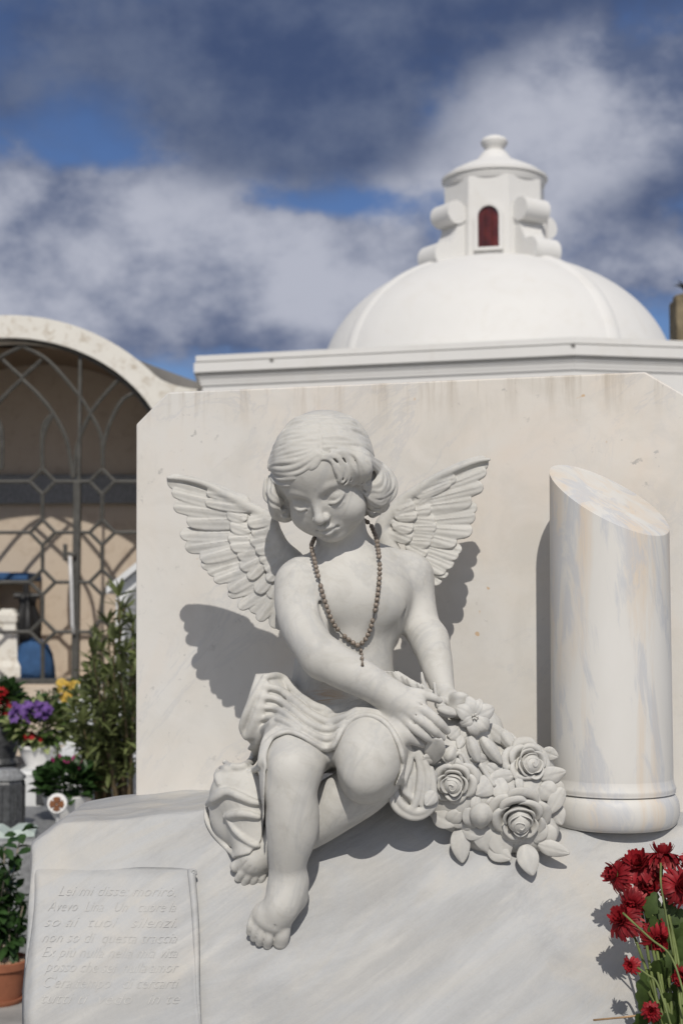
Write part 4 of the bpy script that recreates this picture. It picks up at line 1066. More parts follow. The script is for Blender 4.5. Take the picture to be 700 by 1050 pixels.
rose(465, 803, 24, (-.25, -.10), 11, 1, .4); rose(542, 784, 25, (.35, .30), 10, 2, 2.1); rose(532, 840, 29, (.02, -.35), 14, 3, 4.0)
for a in ((470, 850, 474, 885, 10), (474, 850, 495, 858, 8), (444, 834, 468, 846, 10), (537, 866, 546, 898, 11), (551, 866, 584, 875, 8), (507, 796, 519, 826, 9), (506, 799, 487, 815, 11),
          (553, 798, 580, 791, 9), (553, 806, 571, 818, 11), (577, 808, 561, 836, 8), (502, 799, 529, 794, 8), (531, 796, 533, 814, 4), (449, 757, 441, 785, 10), (460, 757, 471, 746, 7),
          (457, 765, 463, 785, 8), (494, 846, 500, 874, 12), (508, 850, 520, 880, 13), (500, 868, 524, 881, 10), (470, 832, 458, 846, 8), (480, 828, 486, 850, 9), (549, 862, 558, 842, 8),
          (500, 744, 522, 764, 8), (512, 752, 534, 770, 8), (446, 812, 436, 826, 7), (525, 770, 512, 786, 7), (566, 776, 578, 796, 8), (572, 800, 566, 822, 9), (566, 824, 576, 846, 9), (560, 846, 566, 866, 8), (556, 770, 572, 776, 7)):
    leaf(*a, lb=rb.uniform(1, 3), lt=rb.uniform(2.5, 5), curl=rb.uniform(.1, .35))
for k in range(46):                                   # small leaves and sepals packed between the blossoms
    x, y = rb.uniform(432, 575), rb.uniform(745, 872)
    if MOUNDF.trace(x, y) is None or MOUNDF.trace(x + 6, y) is None or min(math.hypot(x - 465, y - 803) / 26, math.hypot(x - 541, y - 785) / 26, math.hypot(x - 531, y - 840) / 31) < 1: continue
    a = rb.uniform(0, 6.28); l = rb.uniform(12, 20)
    leaf(x, y, x + l * math.cos(a), y + l * math.sin(a), rb.uniform(5, 8), lb=rb.uniform(-.5, 1), lt=rb.uniform(.5, 3.5), curl=rb.uniform(.1, .4))
bud(494, 824, 492, 849, 12, 8); bud(481, 755, 490, 782, 6.5, 8); bud(493, 756, 514, 784, 7, 8); bud(512, 748, 528, 770, 7, 6); bud(457, 780, 465, 765, 7, 5)
bud(448, 727, 470, 733, 6, 8)
stem([(491, 783), (500, 797), (507, 806)], 2.6); stem([(515, 782), (526, 790), (533, 797), (548, 797)], 3.2); stem([(455, 790), (470, 772), (482, 790), (486, 802), (494, 806)], 2.6)
stem([(508, 822), (520, 817), (540, 818), (556, 830)], 4.2, 6); stem([(470, 768), (474, 785), (481, 800)], 2.2); stem([(445, 700), (447, 716)], 2.0, 6)
# lily
def lily():
    C = P(485, 735, 1.640); mb = MB(); n = CV + CX * .25 + CU * .15; n /= np.linalg.norm(n); e1 = np.cross(CU, n); e1 /= np.linalg.norm(e1); e2 = np.cross(n, e1)
    for k, (ang, L, w) in enumerate(((100, 21, 7.5), (150, 20, 9), (20, 25, 8.5), (-40, 21, 9), (-85, 20, 9), (-150, 15, 7), (60, 20, 7))):
        a = math.radians(ang); d = math.cos(a) * e1 + math.sin(a) * e2; c = np.cross(n, d); V = []
        N, K = 10, 8
        for i in range(N + 1):
            t = i / N; ww = R(w) * (math.sin(math.pi * min(.1 + .9 * t, .985)) ** .7) + R(.4)
            for j in range(K + 1):
                s = j / K * 2 - 1
                V.append(C + d * R(L) * t + c * ww * s + n * (R(5) * math.sin(t * 2.4) - R(6) * t ** 3 + R(2.6) * abs(s) ** 2 * -1 - (R(1.0) if abs(s) < .1 else 0) + R(.6) * (k % 2)))
        mb.add(V, [(i * (K + 1) + j, i * (K + 1) + j + 1, (i + 1) * (K + 1) + j + 1, (i + 1) * (K + 1) + j) for i in range(N) for j in range(K)])
    o = mb.build('lily', M['statue'], BOUQ, True, False); solid(o, R(1.8), 1, 0)
    s = MB()
    for k in range(5):
        a = k * 1.3; s.tube([C, C + n * R(6) + R(3) * (math.cos(a) * e1 + math.sin(a) * e2)], [R(.9), R(1.0)], 6)
    s.build('stamens', M['statue'], o, True)
lily()

# ================================================================== rosary round the neck
def build_rosary():
    path = [(319.5, 563), (321.5, 571), (325, 586), (328, 598), (331, 610), (334.5, 621), (338.5, 632), (343.5, 642), (349, 648.5), (355, 654), (361, 658.5), (367, 661.5),
            (371.5, 659), (375.5, 654), (379, 646), (382, 636), (384.5, 625), (386.5, 614), (388, 602), (389, 589), (389, 577), (388, 566), (386.5, 556)]
    q = crom(np.array(path), 8); pts = []
    for x, y in q:
        t = BF.trace(x, y); pts.append(P(x, y, (1.70 if t is None else t)))
    pts = np.array(pts); ysm = pts[:, 1].copy()
    for i, (x, y) in enumerate(q): pass
    mn = np.array([ysm[max(0, i - 6):i + 7].min() for i in range(len(ysm))]); yy = np.convolve(np.pad(mn, 7, mode='edge'), np.ones(15) / 15, 'valid'); yy = np.minimum(yy + .0008, ysm)
    pts = np.array([P(x, y, b - .0040) for (x, y), b in zip(q, yy)])
    # round the back of the neck
    a, b = pts[0], pts[-1]; back = crom(np.array([b, P(383.5, 546, b[1] + .014), P(376, 535, 1.742), P(350, 528, 1.778), P(327, 546, 1.752), P(320, 557, a[1] + .012), a]), 8)[1:-1]
    loop = np.vstack([pts, back, pts[:1]])
    seg = np.linalg.norm(np.diff(loop, axis=0), axis=1); cum = np.r_[0, np.cumsum(seg)]
    at = lambda d: np.array([np.interp(d, cum, loop[:, k]) for k in range(3)])
    root = empty('rosary', at(cum[-1] * .36), 'worn grey brown beaded rosary hanging round the neck of the stone angel', 'rosary')
    MB().tube(loop, .0007, 6, False).build('cord', M['cord'], root, True)
    n = 78; step = cum[-1] / n; proto = None
    for i in range(n):
        p = at((i + .5) * step); d = at((i + .6) * step) - at((i + .4) * step)
        if i % 11 == 7: continue
        if proto is None:
            bm = bmesh.new(); bmesh.ops.create_uvsphere(bm, u_segments=12, v_segments=8, radius=.0029)
            for v in bm.verts: v.co.z *= 1.05
            proto = MB().bm(bm).build('bead', M['bead'], root, True); ob = proto; ob.data.transform(Matrix.Translation(Vector(root.location)))
        else:
            ob = proto.copy(); COL.objects.link(ob); ob.parent = root
        ob.location = Vector(p) - Vector(root.location); ob.rotation_euler = Vector(d).to_track_quat('Z', 'Y').to_euler()
    # pendant
    tail = []
    for y in (663, 667, 671, 675, 679): tail.append(P(369.5 + (y - 663) * .12, y, min(BF.trace(370, y) or 1.68, 1.70) - .004))
    tail = np.array(tail); MB().tube(tail, .0008, 6).build('pendant_chain', M['cord'], root, True)
    mb = MB()
    for k in (1, 2, 3):
        bm = bmesh.new(); bmesh.ops.create_uvsphere(bm, u_segments=10, v_segments=8, radius=.0023)
        for v in bm.verts: v.co += Vector(tail[k])
        mb.bm(bm)
    mb.tube(list(tail[1:]) + [tail[4] - CU * .004], [.0009, .0009, .0009, .0011, .0018], 8)
    mb.build('pendant', M['bead'], root, True)
M['cord'] = plain('dark_cord', (.06, .052, .045), .7, .3, 60)
M['bead'] = plain('worn_grey_beads', (.20, .165, .135), .4, .55, 260, .5)
build_rosary()

# ================================================================== red chrysanthemums in front, lower right
M['mum'] = leafy('dark_red_petals', (.25, .012, .018), .5, 60, .55, .25)
M['mumpale'] = leafy('faded_red_petal_backs', (.42, .075, .075), .35, 60, .6, .25)
M['greenstem'] = leafy('pale_green_stem', (.13, .165, .05), .35, 50, .5, .1)
M['mumleaf'] = leafy('dark_green_mum_leaf', (.050, .080, .020), .4, 60, .5, .25)
def mum(mb_list, px, py, Y, rad, d, seed, full=1.0):
    """one many-rayed flower head facing d (picture right, up, towards viewer)"""
    rg = np.random.default_rng(seed); n = d[0] * CX + d[1] * CU + d[2] * CV; n /= np.linalg.norm(n)
    e1 = np.cross(n, CU if abs(n @ CU) < .9 else CX); e1 /= np.linalg.norm(e1); e2 = np.cross(n, e1); C = P(px, py, Y); r = R(rad, Y)
    red, pale = mb_list
    for ring, (cnt, L, el) in enumerate(((24, 1.0, -.12), (24, 1.0, .10), (24, .92, .32), (20, .78, .58), (15, .58, .88), (9, .36, 1.2))):
        for k in range(int(cnt * full)):
            a = 2 * math.pi * (k + rg.uniform(-.3, .3)) / max(1, int(cnt * full)) + ring * .4; l = r * L * rg.uniform(.82, 1.1); e = el + rg.uniform(-.14, .14)
            dr = math.cos(a) * e1 + math.sin(a) * e2; sd = np.cross(n, dr); N = 4; V = []
            for i in range(N + 1):
                t = i / N; w = r * .125 * (math.sin(math.pi * min(.12 + .80 * t, 1)) ** .6); ee = e - .55 * t * t * (1 if ring < 3 else -.5)
                c = C + l * t * (math.cos(ee) * dr + math.sin(ee) * n)
                V += [c - sd * w, c - n * w * .35, c + sd * w]
            Fq = [(3 * i + j, 3 * i + j + 1, 3 * i + j + 4, 3 * i + j + 3) for i in range(N) for j in range(2)]
            (pale if ring == 0 else red).add(V, Fq)
def build_mums():
    base = np.array([.335, 1.455, CAMZ - .62])
    root = empty('chrysanthemum_bunch', base, 'bunch of dark red chrysanthemums in front of the marble base at lower right', 'flowers')
    heads = [(679, 878, 1.425, 20, (.05, .85, -.25)), (654, 886, 1.43, 20, (-.35, .7, .7)), (632, 897, 1.435, 19, (-.95, .25, .35)), (697, 908, 1.41, 20, (.3, .4, .8)), (648, 926, 1.43, 15, (-.5, -.3, .7)),
             (638, 943, 1.425, 19, (-.62, .62, .45)), (673, 962, 1.44, 17, (.1, -.2, .9)), (646, 990, 1.415, 10, (-.5, .2, .8)), (699, 1002, 1.42, 13, (-.6, .1, .7)), (667, 1037, 1.42, 11, (-.2, .3, .9)), (664, 905, 1.445, 17, (0, .1, 1)), (716, 884, 1.42, 19, (.4, .5, .7))]
    heads = [(x, y, rockY(min(x, 690), y) - .062 + (Y - 1.425), r * 1.08, d) for x, y, Y, r, d in heads]
    for i, (x, y, Y, r, d) in enumerate(heads):
        a, b = MB(), MB(); mum((a, b), x, y, Y, r, d, 100 + i, 1.0 if r > 12 else .6)
        o = a.build('flower_head', M['mum'], root, True, False); b.build('outer_petals', M['mumpale'], o, True, False)
        n = d[0] * CX + d[1] * CU + d[2] * CV; n /= np.linalg.norm(n); c = P(x, y, Y)
        cal = MB(); bm = bmesh.new(); bmesh.ops.create_uvsphere(bm, u_segments=10, v_segments=6, radius=R(r * .22))
        for v in bm.verts: v.co = Vector(c - n * R(r * .12)) + v.co
        cal.bm(bm).build('calyx', M['greenstem'], o, True)
        m = MB(); j = P(694 + rb.uniform(-12, 14), 1100, 1.455)
        q = crom(np.array([c, c - n * R(22) - CU * R(8), (c * .5 + j * .5) + CX * R(rb.uniform(-4, 10)) - n * R(8), j]), 8)
        m.tube(q, np.linspace(R(1.2), R(1.7), len(q)), 7).build('stem', M['greenstem'], root, True)
    # bare pale stems and leaves
    for pts in ([(638, 936), (666, 962), (688, 982), (704, 1030)], [(653, 992), (664, 1000), (674, 1010), (690, 1060)], [(677, 885), (677, 905), (680, 925), (690, 980)]):
        q = crom(np.array(pts, float), 6); MB().tube([P(x, y, rockY(min(x, 690), min(y, 1050)) - .085) for x, y in q], R(1.1, 1.5), 7).build('stem', M['greenstem'], root, True)
    for (x, y, tx, ty, w) in ((688, 925, 672, 962, 15), (694, 932, 706, 972, 15), (672, 915, 662, 940, 9), (660, 996, 655, 1040, 7), (664, 1002, 672, 1046, 8), (690, 975, 680, 1015, 12), (700, 985, 716, 1022, 13), (684, 1018, 676, 1056, 12), (698, 1030, 694, 1066, 12), (682, 900, 694, 925, 8),
                              (690, 940, 668, 950, 8), (680, 985, 662, 1010, 8), (704, 945, 690, 990, 11), (676, 1030, 650, 1058, 9), (684, 950, 678, 992, 12), (700, 960, 704, 1010, 13), (672, 985, 682, 1024, 11), (688, 1040, 668, 1075, 12), (706, 1000, 690, 1044, 12), (668, 940, 680, 968, 9)):
        N = 10; Y = rockY(680, min(y, 1050)) - .075 + rb.uniform(0, .03); A, B = P(x, y, Y), P(tx, ty, Y + rb.uniform(-.02, .02)); ax = (B - A); L = np.linalg.norm(ax); ax /= L
        nn_ = CV + CX * rb.uniform(-.5, .5) + CU * rb.uniform(.1, .7); nn_ -= (nn_ @ ax) * ax; nn_ /= np.linalg.norm(nn_); c = np.cross(nn_, ax); V = []
        for i in range(N + 1):
            t = i / N; ww = R(w) * (math.sin(math.pi * min(.05 + .93 * t, 1)) ** .8) * (1 - .38 * (i % 3 == 2))
            h = -R(5) * t * t
            V += [A + ax * L * t - c * ww + nn_ * (h - ww * .25), A + ax * L * t + nn_ * h, A + ax * L * t + c * ww + nn_ * (h - ww * .25)]
        mesh_obj('leaf', V, [(3 * i + j, 3 * i + j + 1, 3 * i + j + 4, 3 * i + j + 3) for i in range(N) for j in range(2)], M['mumleaf'], root)
    # vase below the picture's edge that holds them
    vz = P(696, 1092, 1.455)
    v = MB().lathe((vz[0], vz[1], 0.60), [(.04, 0), (.055, .02), (.05, .05), (.048, .12), (.052, vz[2] - .60 - .005), (.056, vz[2] - .60), (.050, vz[2] - .60), (.045, .13)], 32).build('flower_vase', M['granite'], None); autosmooth(v, 40)
    tag(v, 'dark vase standing below the red chrysanthemums', 'vase')
    st = MB().tube([P(608, 1046, 1.535), P(640, 1043, 1.515), P(664, 1040, 1.49)], .0011, 6).build('dry_straw', M['straw'], None, True)
    tag(st, 'thin dry straw sticking out from under the red chrysanthemums', 'straw')
M['straw'] = plain('straw', (.42, .27, .15), .8, .2, 60)
build_mums()
# ================================================================== ground
g = MB().add([(-400, -60, 0), (400, -60, 0), (400, 900, 0), (-400, 900, 0)], [(0, 1, 2, 3)]).build('ground', M['ground']); tag(g, 'grey paved cemetery ground', kind='structure'); 
def zat(py, Y): return P(350, py, Y)[2]
def xat(px, Y): return P(px, 617, Y)[0]

# ================================================================== white domed mausoleum
def build_mausoleum():
    Y0 = 8.0; Bc = P(589, 345, Y0); A = P(199, 358, 8.63); Cc = P(760, 349, 8.19)
    A2, B2, C2 = A[:2], Bc[:2], Cc[:2]; C2 = B2 + (C2 - B2) * 1.7
    plan = [A2, B2, C2, C2 + [0.2, 3.6], A2 + [-.2, 3.6]]
    zt = Bc[2]; root = empty('domed_mausoleum', (B2[0], B2[1], 0), 'white mausoleum with ribbed dome and lantern rising behind the marble slab', 'mausoleum')
    ctr = np.mean(plan, 0)
    def offs(d):
        out = []; n = len(plan)
        for i in range(n):
            p0, p, p1 = plan[i - 1], plan[i], plan[(i + 1) % n]
            e0 = (p - p0) / np.linalg.norm(p - p0); e1 = (p1 - p) / np.linalg.norm(p1 - p)
            n0 = np.array([e0[1], -e0[0]]); n1 = np.array([e1[1], -e1[0]]); m = n0 + n1; m /= (m @ n0); out.append(p + m * d)
        return out
    def loft(levels):
        V = []; n = len(plan)
        for d, z in levels: V += [(p[0], p[1], z) for p in offs(d)]
        Fq = [(i * n + k, i * n + (k + 1) % n, (i + 1) * n + (k + 1) % n, (i + 1) * n + k) for i in range(len(levels) - 1) for k in range(n)]
        return MB().add(V, Fq + [tuple(range(n)), tuple((len(levels) - 1) * n + k for k in range(n))])
    u = 8.0 / F
    loft([(-.05, 0), (-.05, zt - 33.05 * u)]).build('wall', M['white'], root)
    cs = [(-.05, -33 * u), (-.040, -33 * u), (-.038, -30 * u), (-.034, -28.5 * u), (-.034, -26 * u), (-.026, -25 * u), (-.024, -22.4 * u), (-.012, -21.6 * u), (-.034, -20.6 * u), (-.034, -19.2 * u), (0, -19.0 * u), (0, -8.2 * u), (-.03, -8.0 * u), (-.03, -6.6 * u), (-.010, -6.4 * u), (-.010, 0), (-.03, .6 * u), (-.3, .9 * u)]
    loft([(d, zt + z) for d, z in cs]).build('cornice', M['white'], root)
    # weathered joints in the cornice
    for px, w in ((289, .010), (589, .012)):
        t = .0 if px == 589 else .783
        p = offs(.0015)[1] * (1 - t) + offs(.0015)[0] * t; e = A2 - B2; e /= np.linalg.norm(e)
        q = [p - e * w, p + e * w] if t else [p, p + e * w * 1.6]
        MB().prism([(q[0][0], q[0][1], zt - 11.5 * u), (q[1][0], q[1][1], zt - 11 * u), (q[1][0] - .004, q[1][1], zt - 8.0 * u), (q[0][0], q[0][1], zt - 8.0 * u)], (0, -.003, 0)).build('open_joint', M['roofgrey'], root)
    # dome
    ax = P(508, 400, 9.6); cx, cy = ax[0], ax[1]; Rd = 182 * 9.5 / F; zb = zt - .02
    ztop = P(505, 266, 9.3)[2]; rot = math.radians(32); V = []; N = 26
    H_ = (ztop - zb) / math.sqrt(1 - (.40) ** 2)
    n = 64; prof = []
    n = 160
    for i in range(N + 1):
        t = i / N; r = Rd * math.sqrt(max(0, 1 - ((t * (ztop + .03 - zb)) / H_) ** 2)); z = zb + t * (ztop + .03 - zb)
        for k in range(n):
            th = 2 * math.pi * k / n; V.append((cx + r * math.cos(th), cy + r * math.sin(th), z))
    Fq = [(i * n + k, i * n + (k + 1) % n, (i + 1) * n + (k + 1) % n, (i + 1) * n + k) for i in range(N) for k in range(n)] + [tuple(N * n + k for k in range(n))]
    dm = MB().add(V, Fq).build('dome', M['white'], root); autosmooth(dm, 30)
    for c in range(4):                                  # four flat plaster ribs
        th0 = rot + c * math.pi / 2; V = []
        for i in range(N + 1):
            t = i / N; r = Rd * math.sqrt(max(0, 1 - ((t * (ztop + .03 - zb)) / H_) ** 2)); z = zb + t * (ztop + .03 - zb)
            for s in np.linspace(-1, 1, 9):
                th = th0 + s * .062 / max(r, .2); rr = r + .012 * (1 - s * s) - .002; V.append((cx + rr * math.cos(th), cy + rr * math.sin(th), z + .012 * (1 - s * s) * t))
        MB().add(V, [(i * 9 + k, i * 9 + k + 1, (i + 1) * 9 + k + 1, (i + 1) * 9 + k) for i in range(N) for k in range(8)]).build('rib', M['white'], root, True)
    # lantern
    rl = 49.5 * 9.55 / F; z0 = ztop - .06; z1 = P(505, 175, 9.3)[2]
    def octring(r, z, ph=0): return [(cx + r * math.cos(rot + math.radians(22.5) + k * math.pi / 4 + ph), cy + r * math.sin(rot + math.radians(22.5) + k * math.pi / 4 + ph), z) for k in range(8)]
    def octloft(lv, name, par, mat=M['white'], sm=False):
        V = []
        for r, z in lv: V += octring(r / math.cos(math.pi / 8), z)
        return MB().add(V, [(i * 8 + k, i * 8 + (k + 1) % 8, (i + 1) * 8 + (k + 1) % 8, (i + 1) * 8 + k) for i in range(len(lv) - 1) for k in range(8)] + [tuple(range(8)), tuple((len(lv) - 1) * 8 + k for k in range(8))]).build(name, mat, par, sm)
    lan = octloft([(rl + .05, z0 - .02), (rl + .05, z0 + .045), (rl, z0 + .055), (rl, z1 - .03)], 'lantern', root)
    def rnd(lv, name, par):
        o = MB().lathe((cx, cy, 0), lv, 48).build(name, M['white'], par); return autosmooth(o, 40)
    rc = 56 * 9.4 / F; zc = z1
    rnd([(rl * 1.03, zc - .04), (rl * 1.06, zc - .02), (rl * 1.08, zc), (rc - .02, zc + 0.0043), (rc, zc + 0.0103), (rc, zc + 0.0292), (rc - .012, zc + 0.0361), (rc * .82, zc + 0.0731), (rc * .58, zc + 0.1161), (rc * .34, zc + 0.1548), (.10, zc + 0.1849), (.075, zc + 0.2150)], 'lantern_roof', lan)
    rnd([(.06, zc + 0.2064), (.062, zc + 0.2322), (.07, zc + 0.2451), (.088, zc + 0.2683), (.090, zc + 0.2838), (.076, zc + 0.3053), (.045, zc + 0.3199), (.012, zc + 0.3268)], 'finial', lan)
    # windows in the faces
    for k in range(8):
        a = rot + k * math.pi / 4; dx, dy = math.cos(a), math.sin(a); tx, ty = -dy, dx
        if dy > .3: continue
        w, h0, h1 = .068, z0 + .135, z0 + .135 + .20
        def arch(w, h0, h1, d):
            q = [(-w, h0), (w, h0), (w, h1)] + [(w * math.cos(t), h1 + w * 1.05 * math.sin(t)) for t in np.linspace(.15, math.pi - .15, 12)] + [(-w, h1)]
            return [np.array([cx + dx * (rl + d) + tx * s, cy + dy * (rl + d) + ty * s, z]) for s, z in q]
        if k % 2 == 1:
            wn = MB().prism(arch(w, h0, h1, .003), (dx * .004, dy * .004, 0)).build('window', M['red_glass'], lan)
            o, i_ = arch(w + .026, h0 - .02, h1, .028), arch(w, h0, h1, .028); n_ = len(o); mb = MB(); V = o + i_ + [p - np.array([dx, dy, 0]) * .03 for p in o + i_]
            mb.add(V, [(j, (j + 1) % n_, n_ + (j + 1) % n_, n_ + j) for j in range(n_)] + [(j, (j + 1) % n_, 2 * n_ + (j + 1) % n_, 2 * n_ + j) for j in range(n_)] + [(n_ + j, n_ + (j + 1) % n_, 3 * n_ + (j + 1) % n_, 3 * n_ + j) for j in range(n_)])
            mb.build('window_surround', M['white'], lan)
            br = MB()
            for s in (-.022, .022):
                p = np.array([cx + dx * (rl + .010) + tx * s, cy + dy * (rl + .010) + ty * s, 0]); br.tube([p + [0, 0, h0], p + [0, 0, h1 + w * .9]], .004, 6)
            br.build('glazing_bar', M['red_glass'], lan)
    # scrolled buttresses on the diagonals
    for k in range(4):
        a = rot + k * math.pi / 2
        d = np.array([math.cos(a), math.sin(a), 0]); t = np.array([-d[1], d[0], 0]); c = np.array([cx, cy, 0]); hw = .085; Z = np.array([0, 0, 1.])
        q = [(rl - .02, z0 + .40), (rl + .045, z0 + .43), (rl + .05, z0 + .30), (rl + .07, z0 + .24), (rl + .12, z0 + .16), (rl + .165, z0 + .08), (rl + .18, z0 - .01), (rl - .02, z0 - .03)]
        b = MB().prism([c + d * r + Z * z - t * hw for r, z in q], t * 2 * hw)
        for r, z, rr in ((rl + .065, z0 + .375, .076), (rl + .155, z0 + .085, .088)):
            p = c + d * r + Z * z
            ring = [p + rr * (math.cos(f) * d + math.sin(f) * Z) for f in np.linspace(0, 2 * math.pi, 24, endpoint=False)]
            b.prism([x - t * (hw + .012) for x in ring], t * 2 * (hw + .012))
        o = b.build('scroll_buttress', M['white'], lan); autosmooth(o, 30)
build_mausoleum()
def build_pillar():
    Y = 10.6; x0, x1 = xat(697, Y), xat(730, Y); zb, zt = 0, zat(304, Y)
    root = empty('stone_pillar', ((x0 + x1) / 2, Y, 0), 'rough brown stone pillar at the right edge behind the dome', 'pillar')
    MB().box((x0, Y, 0), (x1, Y + .25, zt), .02).build('shaft', M['pillar'], root)
    MB().lathe(((x0 + x1) / 2, Y + .12, zt), [(.10, -.02), (.115, .01), (.10, .03), (.04, .045), (.03, .06)], 16).build('cap', M['pillar'], root, True)
    m = MB(); c = np.array([(x0 + x1) / 2, Y + .12, zt + .05])
    for k in range(9):
        a = k * .75; m.tube([c, c + [math.cos(a) * .04, math.sin(a) * .04, .05], c + [math.cos(a) * .10, math.sin(a) * .08, .065 + .02 * (k % 2)]], [.012, .012, .002], 5)
    m.build('iron_finial', M['black'], root)
build_pillar()

# ================================================================== arched chapel with its iron gate
YC = 9.0
def build_chapel():
    X = lambda px: xat(px, YC); Z = lambda py: zat(py, YC); cpx = 5
    zf = Z(702)
    root = empty('arched_chapel', (X(cpx), YC, 0), 'weathered arched chapel with brown vault behind an iron gate at left', 'chapel')
    outer = [(px, 533 - 210 * math.sqrt(1 - ((px - cpx) / 215) ** 2)) for px in np.linspace(cpx, 160, 22)] + [(172, 393), (185, 397), (200, 399), (230, 399)]
    inner = [(px, 491 - 145 * math.sqrt(max(0, 1 - ((px - cpx) / 172) ** 2))) for px in cpx + 172 * np.sin(np.linspace(0, math.pi / 2, 24))]
    half = outer + [(230, 702), (177, 702)] + inner[::-1]
    def side(s):
        pts = [np.array([X(cpx) + s * (X(px) - X(cpx)), YC, Z(py)]) for px, py in half]
        return pts
    fm = MB()
    for s in (1, -1):
        pts = side(s); n = len(pts); th = .26
        # strip quads between outer and inner curve
        no = len(outer); ni = len(inner)
        O = [np.array([X(cpx) + s * (X(px) - X(cpx)), YC, Z(py)]) for px, py in outer + [(230, 560), (230, 702)]]
        I = [np.array([X(cpx) + s * (X(px) - X(cpx)), YC, Z(py)]) for px, py in inner + [(177, 600), (177, 702)]]
        def res(p, k):
            p = np.array(p); d = np.r_[0, np.cumsum(np.linalg.norm(np.diff(p, axis=0), axis=1))]; q = np.linspace(0, d[-1], k); return np.stack([np.interp(q, d, p[:, j]) for j in range(3)], 1)
        O, I = res(O, 60), res(I, 60); V = np.vstack([O, I, O + [0, th, 0], I + [0, th, 0]]); k = 60; Fq = []
        for j in range(k - 1): Fq += [(j, j + 1, k + j + 1, k + j), (2 * k + j, 3 * k + j, 3 * k + j + 1, 2 * k + j + 1), (j, 2 * k + j, 2 * k + j + 1, j + 1), (k + j, k + j + 1, 3 * k + j + 1, 3 * k + j)]
        fm.add(V, Fq)
    f = fm.build('facade', M['arch'], root); autosmooth(f, 35)
    yb = YC + 1.12
    # vault and side walls
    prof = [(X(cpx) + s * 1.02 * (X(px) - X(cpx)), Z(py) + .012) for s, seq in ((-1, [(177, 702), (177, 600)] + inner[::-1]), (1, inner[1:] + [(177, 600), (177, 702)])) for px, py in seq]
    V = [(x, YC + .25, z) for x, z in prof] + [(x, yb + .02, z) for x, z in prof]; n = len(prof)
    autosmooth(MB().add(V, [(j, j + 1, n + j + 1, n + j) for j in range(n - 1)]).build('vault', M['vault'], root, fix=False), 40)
    w = X(185) - X(cpx)
    MB().prism([(X(cpx) + (x - X(cpx)) * 1.03, yb, z + (.03 if z > zf + .1 else -.04)) for x, z in prof], (0, .1, 0)).build('rear_wall', M['beige'], root)
    MB().box((X(cpx) - w, YC + .02, 0), (X(cpx) + w, yb + .1, zf), 0).build('floor', M['beige'], root)
    MB().box((X(cpx) - w - .3, YC - .02, 0), (X(232), YC + .24, zf - .012), 0).build('plinth', M['beige'], root)
    zc = zat(487, yb); MB().box((X(cpx) - w, yb - .06, zat(517, yb)), (X(cpx) + w, yb - .002, zc), .01).build('wall_cornice', M['slate'], root)
    # roof behind the gable
    rp = [(X(cpx) - 1.25, Z(392)), (X(cpx) - .6, Z(350)), (X(cpx), Z(340)), (X(118), Z(356)), (X(150), Z(368)), (X(205), Z(388)), (X(240), Z(400)), (X(240), Z(412))]
    un = [(X(cpx) + (x - X(cpx)) * 1.04, z + .025) for x, z in prof if z > Z(440)]
    MB().prism([(x, YC + .27, z) for x, z in rp + un[::-1] + [(X(cpx) - 1.25, Z(412))]], (0, 2.2, 0)).build('roof', M['roofgrey'], root)
    for x in (X(cpx) - w - .25, X(200)): MB().box((x, YC + .26, 0), (x + .25, YC + 2.4, Z(420)), 0).build('side_wall', M['arch'], root)
    # ---- gate
    Yg = YC + .06; sx = Yg / F
    g = empty('iron_gate', (xat(78, Yg), Yg, zf), 'dark iron lattice gate with pointed arch tracery across the chapel opening', 'gate')
    def pt(px, py): return P(px, py, Yg)
    def bar(pts, r, name, par): return MB().tube([pt(*p) for p in pts], r * sx, 6).build(name, M['iron'], par)
    lat = MB()
    def ln(pts, r=2.1): lat.tube([pt(*p) for p in crom(pts, 5)] if len(pts) > 2 else [pt(*p) for p in pts], r * sx, 6)
    xs = [44 + 61 * k for k in range(-3, 3)]; rows = [494, 546, 597, 648]; dh = 13
    for x in xs:
        for i, y in enumerate(rows):
            for (a, b) in (((x - dh, y), (x, y - dh)), ((x, y - dh), (x + dh, y)), ((x + dh, y), (x, y + dh)), ((x, y + dh), (x - dh, y))): ln([a, b])
            ln([(x, y + dh), (x, (rows[i + 1] - dh) if i + 1 < len(rows) else 698)])
            ln([(x + dh, y), (x + 61 - dh, y)])
    def tr(pts):
        ln(pts); ln([(46 - x, y) for x, y in pts])
    for k in (0,):
        tr([(23, 355), (50, 370), (80, 404), (93, 424), (104, 447), (106, 479)]); tr([(126, 385), (110, 402), (93, 424), (80, 456), (76, 490)])
        tr([(22, 388), (40, 405), (55, 424), (69, 452), (75, 490)]); tr([(44.6, 481), (43.5, 456), (47, 440), (55, 424)]); tr([(22, 388), (43, 369)]); tr([(2, 481), (2.5, 450), (0, 434), (-9, 424)])
        tr([(106, 479), (106, 460), (112, 436), (126, 410), (146, 400)])
    lat.build('lattice', M['iron'], g)
    MB().box((xat(74.5, Yg), Yg - .02, zf), (xat(82, Yg), Yg + .03, zat(494, Yg)), .004).build('post', M['iron'], g)
    MB().box((xat(78.3, Yg), Yg - .01, zat(494, Yg)), (xat(81.5, Yg), Yg + .02, zat(351, Yg)), .002).build('mullion', M['iron'], g)
    for x in (-68, ): MB().box((xat(x - 3, Yg), Yg - .02, zf), (xat(x + 3, Yg), Yg + .03, zat(365, Yg)), .004).build('post', M['iron'], g)
    MB().box((xat(-165, Yg), Yg - .015, zf), (xat(174, Yg), Yg + .02, zat(696, Yg)), .003).build('bottom_rail', M['iron'], g)
    pl = [(4.5 + 171 * math.cos(t), 491 - 144 * math.sin(t)) for t in np.linspace(0.02, math.pi - .02, 40)]
    MB().tube([pt(*p) for p in pl], 3 * sx, 6).build('arch_frame', M['iron'], g, True)
